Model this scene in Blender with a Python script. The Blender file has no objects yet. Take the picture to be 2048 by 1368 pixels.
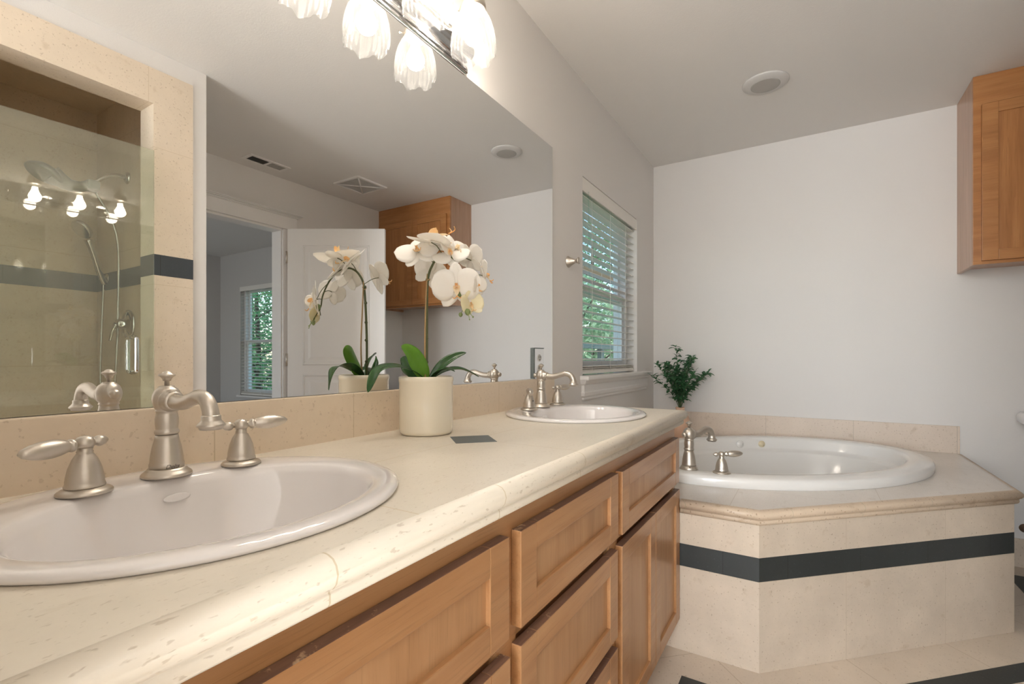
import bpy, bmesh, math, random
from mathutils import Vector, Matrix
from math import sin, cos, pi, radians

sc = bpy.context.scene
col = sc.collection
# ------------------------------------------------------------------ camera, world, light, exposure
CAMX, CAMY, CAMZ = 0.0, -0.9545, 1.0694
cam = bpy.data.cameras.new('camera')
cam.sensor_width = 36.0
cam.lens = 965.54 / 2048 * 36
cam.shift_y = (716.94 - 684) / 2048
cam.clip_start = 0.01
camo = bpy.data.objects.new('camera', cam)
col.objects.link(camo)
camo.location = (CAMX, CAMY, CAMZ)
camo.rotation_euler = (pi / 2, 0, radians(31.658 - 90))
sc.camera = camo
sc.view_settings.view_transform = 'Standard'
sc.view_settings.look = 'None'
sc.view_settings.gamma = 1
sc.view_settings.use_curve_mapping = False
sc.view_settings.exposure = 0.54
sc.cycles.max_bounces = 14
sc.cycles.diffuse_bounces = 8
sc.cycles.glossy_bounces = 6
sc.cycles.transparent_max_bounces = 24
sc.cycles.sample_clamp_indirect = 30.0

w = bpy.data.worlds.new('sky')
sc.world = w
w.use_nodes = True
nt = w.node_tree
bg = nt.nodes['Background']
st = nt.nodes.new('ShaderNodeTexSky')
st.sky_type = 'NISHITA'
st.sun_disc = False
st.sun_elevation = radians(50)
st.sun_rotation = radians(200)
nt.links.new(st.outputs[0], bg.inputs[0])
bg.inputs[1].default_value = .32

sun = bpy.data.lights.new('sun', 'SUN')
sun.energy = 2.0
sun.angle = radians(1)
sun.color = (1.0, .95, .85)
suno = bpy.data.objects.new('sun', sun)
col.objects.link(suno)
suno.rotation_euler = Vector((-.55, -.25, .8)).to_track_quat('Z', 'Y').to_euler()

# added area lamps outside openings in unseen walls, to brighten both rooms
def fill_lamp(name, loc, rot, sx, sy, e, c=(.93, .97, 1.0)):
    l = bpy.data.lights.new(name, 'AREA'); l.shape = 'RECTANGLE'; l.size = sx; l.size_y = sy; l.energy = e; l.color = c
    o = bpy.data.objects.new(name, l); col.objects.link(o); o.location = loc; o.rotation_euler = rot
    return o
fill_lamp('fill_left_opening', (-2.36, -.93, 1.45), (0, radians(-90), 0), 1.70, 1.14, 74)
fill_lamp('fill_bedroom_opening', (-1.72, -4.2, 1.45), (0, radians(-90), 0), 1.3, 1.5, 26)

BULB_E = 82.0

# ------------------------------------------------------------------ helpers
def link_nodes(m):
    m.use_nodes = True
    return m.node_tree, m.node_tree.nodes['Principled BSDF']

def plain(name, c, rough=.5, metal=0.0, spec=.5, coat=0.0, emit=None, es=0.0, bump=0.0, bscale=200, trans=0.0):
    m = bpy.data.materials.new(name)
    t, b = link_nodes(m)
    b.inputs['Base Color'].default_value = (*c, 1)
    b.inputs['Roughness'].default_value = rough
    b.inputs['Metallic'].default_value = metal
    b.inputs['Specular IOR Level'].default_value = spec
    b.inputs['Coat Weight'].default_value = coat
    b.inputs['Coat Roughness'].default_value = .05
    if emit:
        b.inputs['Emission Color'].default_value = (*emit, 1)
        b.inputs['Emission Strength'].default_value = es
    # slight procedural variation
    tc = t.nodes.new('ShaderNodeTexCoord')
    n = t.nodes.new('ShaderNodeTexNoise')
    n.inputs['Scale'].default_value = bscale
    t.links.new(tc.outputs['Object'], n.inputs['Vector'])
    if bump:
        bp = t.nodes.new('ShaderNodeBump')
        bp.inputs['Strength'].default_value = bump
        bp.inputs['Distance'].default_value = .001
        t.links.new(n.outputs['Fac'], bp.inputs['Height'])
        t.links.new(bp.outputs[0], b.inputs['Normal'])
    return m

def math_node(t, op, a, bb=None):
    n = t.nodes.new('ShaderNodeMath')
    n.operation = op
    for i, v in enumerate((a, bb)):
        if v is None: continue
        if isinstance(v, (int, float)): n.inputs[i].default_value = v
        else: t.links.new(v, n.inputs[i])
    return n.outputs[0]

def mixc(t, fac, a, b):
    n = t.nodes.new('ShaderNodeMix')
    n.data_type = 'RGBA'
    if isinstance(fac, (int, float)): n.inputs[0].default_value = fac
    else: t.links.new(fac, n.inputs[0])
    for i, v in ((6, a), (7, b)):
        if isinstance(v, tuple): n.inputs[i].default_value = (*v, 1)
        else: t.links.new(v, n.inputs[i])
    return n.outputs[2]

def ramp(t, src, stops):
    r = t.nodes.new('ShaderNodeValToRGB')
    e = r.color_ramp.elements
    e[0].position, e[0].color = stops[0][0], (*stops[0][1], 1)
    e[1].position, e[1].color = stops[-1][0], (*stops[-1][1], 1)
    for p, c in stops[1:-1]:
        x = e.new(p); x.color = (*c, 1)
    t.links.new(src, r.inputs[0])
    return r.outputs[0]

def noise(t, vec, scale, detail=4, rough=.55, stretch=(1, 1, 1)):
    mp = t.nodes.new('ShaderNodeMapping')
    mp.inputs['Scale'].default_value = stretch
    t.links.new(vec, mp.inputs[0])
    n = t.nodes.new('ShaderNodeTexNoise')
    n.inputs['Scale'].default_value = scale
    n.inputs['Detail'].default_value = detail
    n.inputs['Roughness'].default_value = rough
    t.links.new(mp.outputs[0], n.inputs['Vector'])
    return n.outputs['Fac']

def stone(name, c, joints=(), dark=.80, vein=(1, 1, 1), rough=.42, pit=.5, jointc=(.50, .42, .30), jw=.0022, pitc=None, coat=0.0):
    m = bpy.data.materials.new(name)
    t, b = link_nodes(m)
    tc = t.nodes.new('ShaderNodeTexCoord').outputs['Object']
    big = noise(t, tc, 5, 6, .62, vein)
    c2 = tuple(x * dark for x in c)
    base = ramp(t, big, [(.30, c2), (.5, tuple((x + y) / 2 for x, y in zip(c, c2))), (.66, c)])
    fine = noise(t, tc, 60, 5, .7, vein)
    base = mixc(t, math_node(t, 'MULTIPLY', fine, .35), base, tuple(x * 1.10 for x in c))
    # small fossil pits, with a shape of their own
    sp = noise(t, tc, 130, 2, .5, vein)
    pm = ramp(t, sp, [(.30, (1, 1, 1)), (.36, (0, 0, 0))])
    pc = pitc or (c[0] * .52, c[1] * .45, c[2] * .38)
    base = mixc(t, math_node(t, 'MULTIPLY', pm, pit), base, pc)
    # larger soft stains
    s2 = noise(t, tc, 17, 3, .5, vein)
    pm2 = ramp(t, s2, [(.26, (1, 1, 1)), (.36, (0, 0, 0))])
    base = mixc(t, math_node(t, 'MULTIPLY', pm2, pit * .9), base, (c[0] * .72, c[1] * .66, c[2] * .58))
    jm = None
    if joints:
        sx = t.nodes.new('ShaderNodeSeparateXYZ')
        t.links.new(tc, sx.inputs[0])
        for ax, pitch, off in joints:
            v = math_node(t, 'SUBTRACT', sx.outputs[ax], off - jw / 2)
            v = math_node(t, 'FLOORED_MODULO', v, pitch)
            v = math_node(t, 'LESS_THAN', v, jw)
            jm = v if jm is None else math_node(t, 'MAXIMUM', jm, v)
        base = mixc(t, jm, base, jointc)
    t.links.new(base, b.inputs['Base Color'])
    b.inputs['Roughness'].default_value = rough
    b.inputs['Coat Weight'].default_value = coat
    b.inputs['Coat Roughness'].default_value = .12
    bp = t.nodes.new('ShaderNodeBump')
    bp.inputs['Strength'].default_value = .25
    bp.inputs['Distance'].default_value = .001
    h = math_node(t, 'SUBTRACT', fine, math_node(t, 'MULTIPLY', pm, 1.0))
    if jm is not None: h = math_node(t, 'SUBTRACT', h, math_node(t, 'MULTIPLY', jm, 1.5))
    t.links.new(h, bp.inputs['Height'])
    t.links.new(bp.outputs[0], b.inputs['Normal'])
    return m

def wood(name, axis, c1, c2, c3, rough=.34, scale=1.0, worn=.0):
    m = bpy.data.materials.new(name)
    t, b = link_nodes(m)
    tc = t.nodes.new('ShaderNodeTexCoord').outputs['Object']
    st_ = [14.0, 14.0, 14.0]; st_[axis] = .9
    g = noise(t, tc, 2.2 * scale, 8, .62, tuple(st_))
    st2 = [3.0, 3.0, 3.0]; st2[axis] = .8
    blot = noise(t, tc, 2.2 * scale, 4, .55, tuple(st2))
    st3 = [120., 120., 120.]; st3[axis] = 4.
    pore = noise(t, tc, 2.4, 3, .6, tuple(st3))
    base = ramp(t, g, [(.28, c1), (.5, c2), (.74, c3)])
    bl = ramp(t, blot, [(.32, (0, 0, 0)), (.7, (1, 1, 1))])
    base = mixc(t, math_node(t, 'MULTIPLY', bl, .45), base, tuple(x * .74 for x in c1))
    pm = ramp(t, pore, [(.34, (1, 1, 1)), (.44, (0, 0, 0))])
    base = mixc(t, math_node(t, 'MULTIPLY', pm, .28), base, tuple(x * .55 for x in c1))
    if worn:
        wn = noise(t, tc, 9, 6, .75)
        wm = ramp(t, wn, [(.58, (0, 0, 0)), (.64, (1, 1, 1))])
        base = mixc(t, math_node(t, 'MULTIPLY', wm, worn), base, (.62, .43, .26))
    t.links.new(base, b.inputs['Base Color'])
    b.inputs['Roughness'].default_value = rough
    b.inputs['Coat Weight'].default_value = .25
    b.inputs['Coat Roughness'].default_value = .25
    bp = t.nodes.new('ShaderNodeBump')
    bp.inputs['Strength'].default_value = .12
    bp.inputs['Distance'].default_value = .001
    t.links.new(g, bp.inputs['Height'])
    t.links.new(bp.outputs[0], b.inputs['Normal'])
    return m

def glassy(name, tint, refl=1.0, haze=0.0, hazec=(.8, .8, .75), rough=0.0):
    """thin sheet glass: transparent with fresnel reflection and an even film of haze"""
    m = bpy.data.materials.new(name)
    m.use_nodes = True
    t = m.node_tree
    t.nodes.remove(t.nodes['Principled BSDF'])
    out = t.nodes['Material Output']
    tr = t.nodes.new('ShaderNodeBsdfTransparent'); tr.inputs[0].default_value = (*tint, 1)
    gl = t.nodes.new('ShaderNodeBsdfGlossy'); gl.inputs['Roughness'].default_value = rough
    df = t.nodes.new('ShaderNodeBsdfDiffuse'); df.inputs[0].default_value = (*hazec, 1)
    lw = t.nodes.new('ShaderNodeLayerWeight'); lw.inputs[0].default_value = .5
    f5 = math_node(t, 'POWER', lw.outputs['Facing'], 5.0)
    fres = math_node(t, 'ADD', math_node(t, 'MULTIPLY', f5, .96), .04)
    m1 = t.nodes.new('ShaderNodeMixShader'); m1.inputs[0].default_value = haze
    t.links.new(tr.outputs[0], m1.inputs[1]); t.links.new(df.outputs[0], m1.inputs[2])
    m2 = t.nodes.new('ShaderNodeMixShader')
    t.links.new(math_node(t, 'MULTIPLY', fres, refl), m2.inputs[0])
    t.links.new(m1.outputs[0], m2.inputs[1]); t.links.new(gl.outputs[0], m2.inputs[2])
    t.links.new(m2.outputs[0], out.inputs[0])
    return m

def leafmat(name, c, c2, trans=.25, rough=.4, veins=None):
    m = bpy.data.materials.new(name)
    t, b = link_nodes(m)
    tc = t.nodes.new('ShaderNodeTexCoord').outputs['Object']
    n = noise(t, tc, 14, 4, .6)
    base = ramp(t, n, [(.35, c), (.65, c2)])
    t.links.new(base, b.inputs['Base Color'])
    b.inputs['Roughness'].default_value = rough
    tl = t.nodes.new('ShaderNodeBsdfTranslucent')
    t.links.new(base, tl.inputs[0])
    mx = t.nodes.new('ShaderNodeMixShader'); mx.inputs[0].default_value = trans
    t.links.new(b.outputs[0], mx.inputs[1]); t.links.new(tl.outputs[0], mx.inputs[2])
    t.links.new(mx.outputs[0], t.nodes['Material Output'].inputs[0])
    return m

# mesh tools -------------------------------------------------------
def box(bm, x0, x1, y0, y1, z0, z1, bev=0.0, mi=0):
    ret = bmesh.ops.create_cube(bm, size=1)
    vs = ret['verts']
    for v in vs:
        v.co = Vector(((x0 + x1) / 2 + v.co.x * (x1 - x0), (y0 + y1) / 2 + v.co.y * (y1 - y0), (z0 + z1) / 2 + v.co.z * (z1 - z0)))
    fs = set(f for v in vs for f in v.link_faces)
    if bev:
        es = list(set(e for v in vs for e in v.link_edges))
        r = bmesh.ops.bevel(bm, geom=es, offset=bev, segments=2, affect='EDGES', profile=.6)
        fs = set(r['faces']) | set(f for f in fs if f.is_valid)
    for f in fs:
        if f.is_valid: f.material_index = mi
    return fs

def frame_of(d):
    d = Vector(d).normalized()
    a = Vector((0, 0, 1)) if abs(d.z) < .9 else Vector((1, 0, 0))
    u = d.cross(a).normalized()
    return u, d.cross(u).normalized()

def lathe(bm, prof, n=40, mat=None, cap=True, fn=None, mi=0, sx=1.0, sy=1.0):
    """prof: (r, z) list. fn(r,z,ang)->(r,z) optional"""
    rings = []
    for r, z in prof:
        ring = []
        for k in range(n):
            a = 2 * pi * k / n
            rr, zz = fn(r, z, a) if fn else (r, z)
            v = Vector((rr * cos(a) * sx, rr * sin(a) * sy, zz))
            if mat: v = mat @ v
            ring.append(bm.verts.new(v))
        rings.append(ring)
    for i in range(len(rings) - 1):
        for k in range(n):
            f = bm.faces.new((rings[i][k], rings[i][(k + 1) % n], rings[i + 1][(k + 1) % n], rings[i + 1][k]))
            f.smooth = True; f.material_index = mi
    if cap:
        for ring, rev in ((rings[0], True), (rings[-1], False)):
            f = bm.faces.new(list(reversed(ring)) if rev else ring)
            f.material_index = mi
    return rings

def catmull(pts, sub=6):
    P = [Vector(p) for p in pts]
    if len(P) < 3: return P
    out = []
    for i in range(len(P) - 1):
        p0 = P[max(i - 1, 0)]; p1 = P[i]; p2 = P[i + 1]; p3 = P[min(i + 2, len(P) - 1)]
        for s in range(sub):
            t = s / sub
            out.append(.5 * ((2 * p1) + (-p0 + p2) * t + (2 * p0 - 5 * p1 + 4 * p2 - p3) * t * t + (-p0 + 3 * p1 - 3 * p2 + p3) * t ** 3))
    out.append(P[-1])
    return out

def lerp_list(vals, n):
    out = []
    for i in range(n):
        x = i / (n - 1) * (len(vals) - 1)
        k = min(int(x), len(vals) - 2)
        out.append(vals[k] + (vals[k + 1] - vals[k]) * (x - k))
    return out

def tube(bm, pts, rad, n=14, sub=6, mi=0):
    P = catmull(pts, sub) if sub > 1 else [Vector(p) for p in pts]
    R = lerp_list(list(rad), len(P)) if isinstance(rad, (list, tuple)) else [rad] * len(P)
    rings = []
    u = None
    for i, p in enumerate(P):
        d = (P[min(i + 1, len(P) - 1)] - P[max(i - 1, 0)]).normalized()
        if u is None: u, v = frame_of(d)
        else:
            u = (u - d * u.dot(d)).normalized(); v = d.cross(u)
        rings.append([bm.verts.new(p + (u * cos(2 * pi * k / n) + v * sin(2 * pi * k / n)) * R[i]) for k in range(n)])
    for i in range(len(rings) - 1):
        for k in range(n):
            f = bm.faces.new((rings[i][k], rings[i][(k + 1) % n], rings[i + 1][(k + 1) % n], rings[i + 1][k]))
            f.smooth = True; f.material_index = mi
    bm.faces.new(list(reversed(rings[0]))); bm.faces.new(rings[-1])
    return P

def axis_mat(origin, direction):
    d = Vector(direction).normalized()
    u, v = frame_of(d)
    m = Matrix((u, -v, d)).transposed().to_4x4()
    if m.to_3x3().determinant() < 0:
        m = Matrix((u, v, d)).transposed().to_4x4()
    m.translation = Vector(origin)
    return m

def polyf(bm, pts, mi=0):
    f = bm.faces.new([bm.verts.new(Vector(p)) for p in pts])
    f.material_index = mi
    return f

def prism(bm, poly, z0, z1, mi=0):
    n = len(poly)
    a = [bm.verts.new((x, y, z0)) for x, y in poly]
    b = [bm.verts.new((x, y, z1)) for x, y in poly]
    bm.faces.new(list(reversed(a))); bm.faces.new(b)
    for i in range(n):
        bm.faces.new((a[i], a[(i + 1) % n], b[(i + 1) % n], b[i]))

def ell(cx, cy, a, b, ang, k):
    u, v = a * cos(k), b * sin(k)
    return (cx + u * cos(ang) - v * sin(ang), cy + u * sin(ang) + v * cos(ang))

def ring_plate(bm, poly, e, z, thick, n=96):
    """convex polygon plate (z top) with an elliptical hole e=(cx,cy,a,b,ang)"""
    cx, cy, a, b, ang = e
    angs = []
    for k in range(n):
        x, y = ell(cx, cy, a, b, ang, 2 * pi * k / n)
        angs.append((math.atan2(y - cy, x - cx), (x, y)))
    def hole_pt(th):
        c, s = cos(th - ang), sin(th - ang)
        r = 1 / math.sqrt((c / a) ** 2 + (s / b) ** 2)
        return (cx + r * cos(th), cy + r * sin(th))
    ts = sorted(set([round(t[0], 6) for t in angs] + [round(math.atan2(y - cy, x - cx), 6) for x, y in poly]))
    def out_pt(th):
        d = (cos(th), sin(th)); best = None
        m = len(poly)
        for i in range(m):
            x1, y1 = poly[i]; x2, y2 = poly[(i + 1) % m]
            ex, ey = x2 - x1, y2 - y1
            den = d[0] * ey - d[1] * ex
            if abs(den) < 1e-9: continue
            t = ((x1 - cx) * ey - (y1 - cy) * ex) / den
            u = ((x1 - cx) * d[1] - (y1 - cy) * d[0]) / den
            if t > 0 and -1e-4 <= u <= 1 + 1e-4:
                if best is None or t < best: best = t
        return (cx + d[0] * best, cy + d[1] * best)
    I_, O_, IL, OL = [], [], [], []
    for th in ts:
        p, q = hole_pt(th), out_pt(th)
        I_.append(bm.verts.new((*p, z))); O_.append(bm.verts.new((*q, z)))
        IL.append(bm.verts.new((*p, z - thick))); OL.append(bm.verts.new((*q, z - thick)))
    m = len(ts)
    for i in range(m):
        j = (i + 1) % m
        bm.faces.new((I_[i], O_[i], O_[j], I_[j]))
        bm.faces.new((IL[j], OL[j], OL[i], IL[i]))
        bm.faces.new((I_[j], IL[j], IL[i], I_[i]))
        bm.faces.new((O_[i], OL[i], OL[j], O_[j]))

def sweep(bm, path, prof, closed=False, mi=0, smooth=True):
    """sweep profile (o,z) along 2D path; offset o is to the RIGHT of travel direction; mitred corners"""
    n = len(path)
    rings = []
    for i, p in enumerate(path):
        p = Vector(p)
        a = Vector(path[i - 1]) if i > 0 or closed else None
        b = Vector(path[(i + 1) % n]) if i < n - 1 or closed else None
        def nrm(q, r):
            d = (r - q).normalized(); return Vector((d.y, -d.x))
        if a is None: nn = nrm(p, b); k = 1
        elif b is None: nn = nrm(a, p); k = 1
        else:
            n1, n2 = nrm(a, p), nrm(p, b)
            nn = (n1 + n2).normalized(); k = 1 / max(.2, nn.dot(n1))
        rings.append([bm.verts.new((p.x + nn.x * o * k, p.y + nn.y * o * k, z)) for o, z in prof])
    m = len(prof)
    rng = range(n if closed else n - 1)
    for i in rng:
        A, B = rings[i], rings[(i + 1) % n]
        for k in range(m - 1):
            f = bm.faces.new((A[k], A[k + 1], B[k + 1], B[k]))
            f.smooth = smooth; f.material_index = mi
    if not closed:
        bm.faces.new(rings[0]); bm.faces.new(list(reversed(rings[-1])))

def loft(bm, rings, smooth=True, cap_last=True, flip=False, mi=0):
    R = [[bm.verts.new(Vector(p)) for p in r] for r in rings]
    n = len(R[0])
    for i in range(len(R) - 1):
        for k in range(n):
            q = (R[i][k], R[i][(k + 1) % n], R[i + 1][(k + 1) % n], R[i + 1][k])
            f = bm.faces.new(tuple(reversed(q)) if flip else q)
            f.smooth = smooth; f.material_index = mi
    if cap_last: bm.faces.new(R[-1])
    return R

def obj(name, bm, mats, parent=None, world=False, smooth_angle=None, norm=True):
    """link one mesh; parented meshes are in the root's own frame unless world=True"""
    if world and parent is not None:
        r = parent
        while r.parent: r = r.parent
        mw = Matrix.LocRotScale(r.location, r.rotation_euler, None).inverted()
        bmesh.ops.transform(bm, matrix=mw, verts=bm.verts)
    if norm: bmesh.ops.recalc_face_normals(bm, faces=bm.faces)
    me = bpy.data.meshes.new(name)
    bm.to_mesh(me); bm.free()
    for m in (mats if isinstance(mats, (list, tuple)) else [mats]): me.materials.append(m)
    o = bpy.data.objects.new(name, me)
    col.objects.link(o)
    if parent is not None: o.parent = parent
    if smooth_angle: 
        for p in me.polygons: p.use_smooth = True
        md = o.modifiers.new('edge', 'EDGE_SPLIT'); md.split_angle = radians(smooth_angle)
    return o

def struct(name, bm, m, parent=None, **k):
    o = obj(name, bm, m, parent, **k)
    if parent is None: o['kind'] = 'structure'
    return o

def thing(name, label, cat, loc=(0, 0, 0), rotz=0.0, group=None):
    o = bpy.data.objects.new(name, None)
    o.empty_display_size = .05
    col.objects.link(o)
    o.location = loc; o.rotation_euler = (0, 0, rotz)
    o['label'] = label; o['category'] = cat
    if group: o['group'] = group
    return o

def tag(o, label, cat, group=None):
    o['label'] = label; o['category'] = cat
    if group: o['group'] = group
    return o

def copy_tree(o, parent=None):
    c = o.copy(); col.objects.link(c)
    if parent is not None: c.parent = parent
    for ch in list(o.children): copy_tree(ch, c)
    return c

B = bmesh.new
# ------------------------------------------------------------------ materials
WALLC = (.74, .715, .69)
M_wall = plain('paint_wall', WALLC, .55, bump=.25, bscale=260)
M_ceil = plain('paint_ceiling', (.77, .75, .725), .7, bump=.5, bscale=160)
M_bed = plain('paint_bedroom', (.56, .54, .52), .6, bump=.2, bscale=200)
M_trim = plain('trim_white', (.80, .78, .76), .32)
M_porc = plain('porcelain_white', (.79, .76, .75), .09, coat=.6)
M_tubm = plain('acrylic_white', (.80, .785, .76), .16, coat=.4)
M_nick = plain('brushed_nickel', (.63, .58, .515), .42, metal=1.0)
M_nickd = plain('dark_gap', (.05, .045, .04), .6)
M_chrome = plain('chrome', (.72, .72, .72), .10, metal=1.0)
M_mirror = plain('mirror_silver', (.90, .905, .90), 0.0, metal=1.0)
M_medge = plain('mirror_edge', (.10, .12, .11), .3)
M_pot = plain('glazed_cream', (.82, .75, .61), .14, coat=.5)
M_soil = plain('moss', (.20, .17, .10), .9, bump=1, bscale=90)
M_vase = plain('terracotta_matte', (.72, .47, .33), .55)
M_satin = plain('satin_grey', (.36, .37, .36), .35, metal=.6)
M_white = plain('plastic_white', (.64, .625, .605), .5)
M_lens = plain('lamp_lens', (.42, .405, .38), .5)
M_slatb = plain('blind_white', (.80, .77, .72), .4)
M_dark = plain('dark_slot', (.03, .03, .03), .8)
M_gold = plain('beige_cap', (.72, .62, .42), .4)
LIM = (.70, .565, .40)
M_cnt = stone('limestone_counter', (.735, .675, .575), [(0, .478, .4425), (1, 3.0, -.277)], dark=.92, rough=.38, pit=.35, vein=(1, 2.2, 1), jointc=(.62, .52, .38), coat=.15)
M_nose = stone('limestone_bullnose', (.68, .61, .505), [(0, .3, .305)], dark=.88, rough=.42, pit=.45, vein=(.6, 1.5, 1.5), jointc=(.52, .43, .30), coat=.1)
M_splash = stone('limestone_splash', (.76, .64, .50), [(0, .32, .4711)], dark=.90, rough=.36, pit=.32, jointc=(.58, .47, .33))
M_splash_e = stone('limestone_splash_end', (.70, .59, .49), [(1, .457, -.7167)], dark=.9, rough=.4, pit=.6, jointc=(.50, .42, .34))
M_deck = stone('limestone_deck', (.74, .68, .62), [(0, .457, 2.1), (1, .457, -.7167)], dark=.9, rough=.32, pit=.4, vein=(1, 2.5, 1), jointc=(.58, .50, .42), coat=.2)
M_dnose = stone('limestone_deck_edge', (.64, .51, .38), [(0, .3, .114)], dark=.85, rough=.4, pit=.9)
M_panel = stone('limestone_panel', (.68, .575, .46), [(0, .45, .357)], dark=.80, rough=.42, pit=.7, jointc=(.56, .46, .35))
M_floor = stone('limestone_floor', (.70, .60, .49), [(0, .45, .357), (1, .45, .15)], dark=.88, rough=.36, pit=.6, jointc=(.48, .38, .28))
M_slate = stone('slate_dark', (.036, .042, .042), [(0, .305, .114)], dark=.75, rough=.45, pit=.3, pitc=(.09, .10, .10), jointc=(.014, .015, .015))
M_slated = stone('slate_diamond', (.12, .15, .16), dark=.8, rough=.4, pit=.3, pitc=(.2, .22, .22))
M_slates = stone('slate_shower', (.055, .065, .075), [(0, .305, .1)], dark=.8, rough=.4, pit=.2, pitc=(.1, .1, .1), jointc=(.02, .02, .02))
M_shtile = stone('limestone_shower', (.74, .61, .46), [(0, .45, .20), (1, .45, -1.66), (2, .6, .43)], dark=.86, rough=.36, pit=.45, jointc=(.60, .48, .33))
M_shfr = stone('limestone_surround', (.76, .645, .51), [(2, .61, .79), (0, .61, .36)], dark=.90, rough=.36, pit=.5, jointc=(.62, .50, .36))
HC = ((.37, .170, .066), (.46, .235, .100), (.53, .295, .138))
M_woodv = wood('maple_vertical', 2, *HC)
M_woodh = wood('maple_horizontal', 0, *HC)
M_woodp = wood('maple_panel', 2, (.38, .190, .080), (.46, .245, .112), (.52, .30, .145), rough=.4)
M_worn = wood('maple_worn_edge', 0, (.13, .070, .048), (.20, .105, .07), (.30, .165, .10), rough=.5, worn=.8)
CC = ((.38, .155, .050), (.49, .215, .072), (.58, .28, .10))
M_cabh = wood('cabinet_wood_horizontal', 1, *CC)
M_cabv = wood('cabinet_wood_vertical', 2, *CC)
M_cabs = wood('cabinet_wood_side', 2, (.44, .25, .15), (.52, .31, .20), (.58, .37, .26))
M_shower_glass = glassy('shower_glass', (.92, .95, .90), 1.3, .075, (.80, .78, .66))
M_pane = glassy('window_glass', (.93, .97, .96), 1.0)
M_petal = leafmat('orchid_petal', (.94, .91, .86), (.96, .945, .91), .38, .55)
M_petaly = leafmat('orchid_petal_cream', (.88, .80, .52), (.93, .88, .68), .30, .55)
M_lip = leafmat('orchid_lip', (.86, .42, .12), (.90, .68, .38), .2, .5)
M_lipw = leafmat('orchid_lip_pale', (.88, .80, .62), (.92, .70, .40), .2, .5)
M_oleaf = leafmat('orchid_leaf', (.022, .075, .022), (.04, .12, .03), .08, .25)
M_oleafb = leafmat('orchid_leaf_bright', (.13, .32, .03), (.18, .40, .05), .2, .3)
M_ostem = plain('orchid_stem', (.10, .115, .045), .5)
M_stake = plain('bamboo_stake', (.42, .27, .12), .6)
M_bud = leafmat('orchid_bud', (.19, .25, .09), (.26, .32, .13), .1, .5)
M_gleaf = leafmat('greenery_leaf', (.03, .11, .045), (.07, .19, .08), .12, .42)
M_gstem = plain('greenery_stem', (.08, .12, .05), .6)
M_tree = leafmat('tree_leaf', (.10, .30, .14), (.28, .50, .24), .45, .5)
M_tree2 = leafmat('tree_leaf_pale', (.30, .50, .30), (.60, .75, .50), .45, .5)
M_bark = plain('bark', (.10, .075, .05), .9)
M_grass = plain('lawn', (.10, .17, .06), .9)
M_rail = plain('painted_rail', (.10, .16, .15), .6)
M_siding = plain('beige_siding', (.55, .50, .36), .7)

# frosted pressed-glass shade
M_shade = bpy.data.materials.new('pressed_glass_shade')
M_shade.use_nodes = True
_t = M_shade.node_tree
_b = _t.nodes['Principled BSDF']
_b.inputs['Base Color'].default_value = (.11, .11, .11, 1)
_b.inputs['Roughness'].default_value = .12
_tr = _t.nodes.new('ShaderNodeBsdfTransparent'); _tr.inputs[0].default_value = (.97, .96, .94, 1)
_tl = _t.nodes.new('ShaderNodeBsdfTranslucent'); _tl.inputs[0].default_value = (.95, .93, .90, 1)
_m1 = _t.nodes.new('ShaderNodeMixShader'); _m1.inputs[0].default_value = .014
_t.links.new(_tr.outputs[0], _m1.inputs[1]); _t.links.new(_tl.outputs[0], _m1.inputs[2])
_m2 = _t.nodes.new('ShaderNodeMixShader')
_lw = _t.nodes.new('ShaderNodeLayerWeight'); _lw.inputs[0].default_value = .35
_t.links.new(math_node(_t, 'ADD', math_node(_t, 'MULTIPLY', _lw.outputs['Facing'], .50), .06), _m2.inputs[0])
_t.links.new(_m1.outputs[0], _m2.inputs[1]); _t.links.new(_b.outputs[0], _m2.inputs[2])
_t.links.new(_m2.outputs[0], _t.nodes['Material Output'].inputs[0])
M_bulb = plain('lit_bulb', (1, 1, 1), .5, emit=(1.0, .91, .80), es=BULB_E)

# ------------------------------------------------------------------ room shell
FX, DY, SY, CZ = 3.483, -2.477, -1.544, 2.44      # far wall, door wall, shower front, ceiling
WX0, WX1, WZ0, WZ1 = 2.212, 3.095, .965, 1.972      # window opening
bm = B()
box(bm, -2.32, WX0, 0, .16, 0, CZ); box(bm, WX1, FX + .15, 0, .16, 0, CZ)
box(bm, WX0, WX1, 0, .16, 0, WZ0); box(bm, WX0, WX1, 0, .16, WZ1, CZ)
struct('wall_mirror_side', bm, M_wall)
bm = B()
BY0, BY1, BZ0, BZ1 = -5.345, -4.42, .594, 1.995
box(bm, FX, FX + .15, DY, 0, 0, CZ)
struct('wall_far', bm, M_wall)
bm = B()
box(bm, FX, FX + .15, -5.98, BY0, 0, CZ); box(bm, FX, FX + .15, BY1, DY, 0, CZ)
box(bm, FX, FX + .15, BY0, BY1, 0, BZ0); box(bm, FX, FX + .15, BY0, BY1, BZ1, CZ)
struct('wall_bedroom_far', bm, M_bed)
DX0, DX1, DZ = 1.43, 2.212, 2.055
bm = B()
box(bm, 1.2126, DX0, DY - .115, DY, 0, CZ); box(bm, DX1, FX, DY - .115, DY, 0, CZ)
box(bm, DX0, DX1, DY - .115, DY, DZ, CZ)
struct('wall_door', bm, M_wall)
bm = B()   # return wall beside the shower
box(bm, 1.09, 1.2126, DY - .115, SY - .121, 0, CZ)
struct('wall_shower_return', bm, M_wall)
bm = B()
box(bm, .997, 1.2126, SY - .121, SY, 0, CZ)
struct('wall_shower_right', bm, M_wall)
bm = B(); box(bm, -2.32, .28, SY - .121, SY, 0, CZ)
struct('wall_shower_left', bm, M_wall)
bm = B(); box(bm, .28, .997, SY - .121, SY, 2.21, CZ)
struct('wall_shower_head', bm, M_wall)
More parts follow.
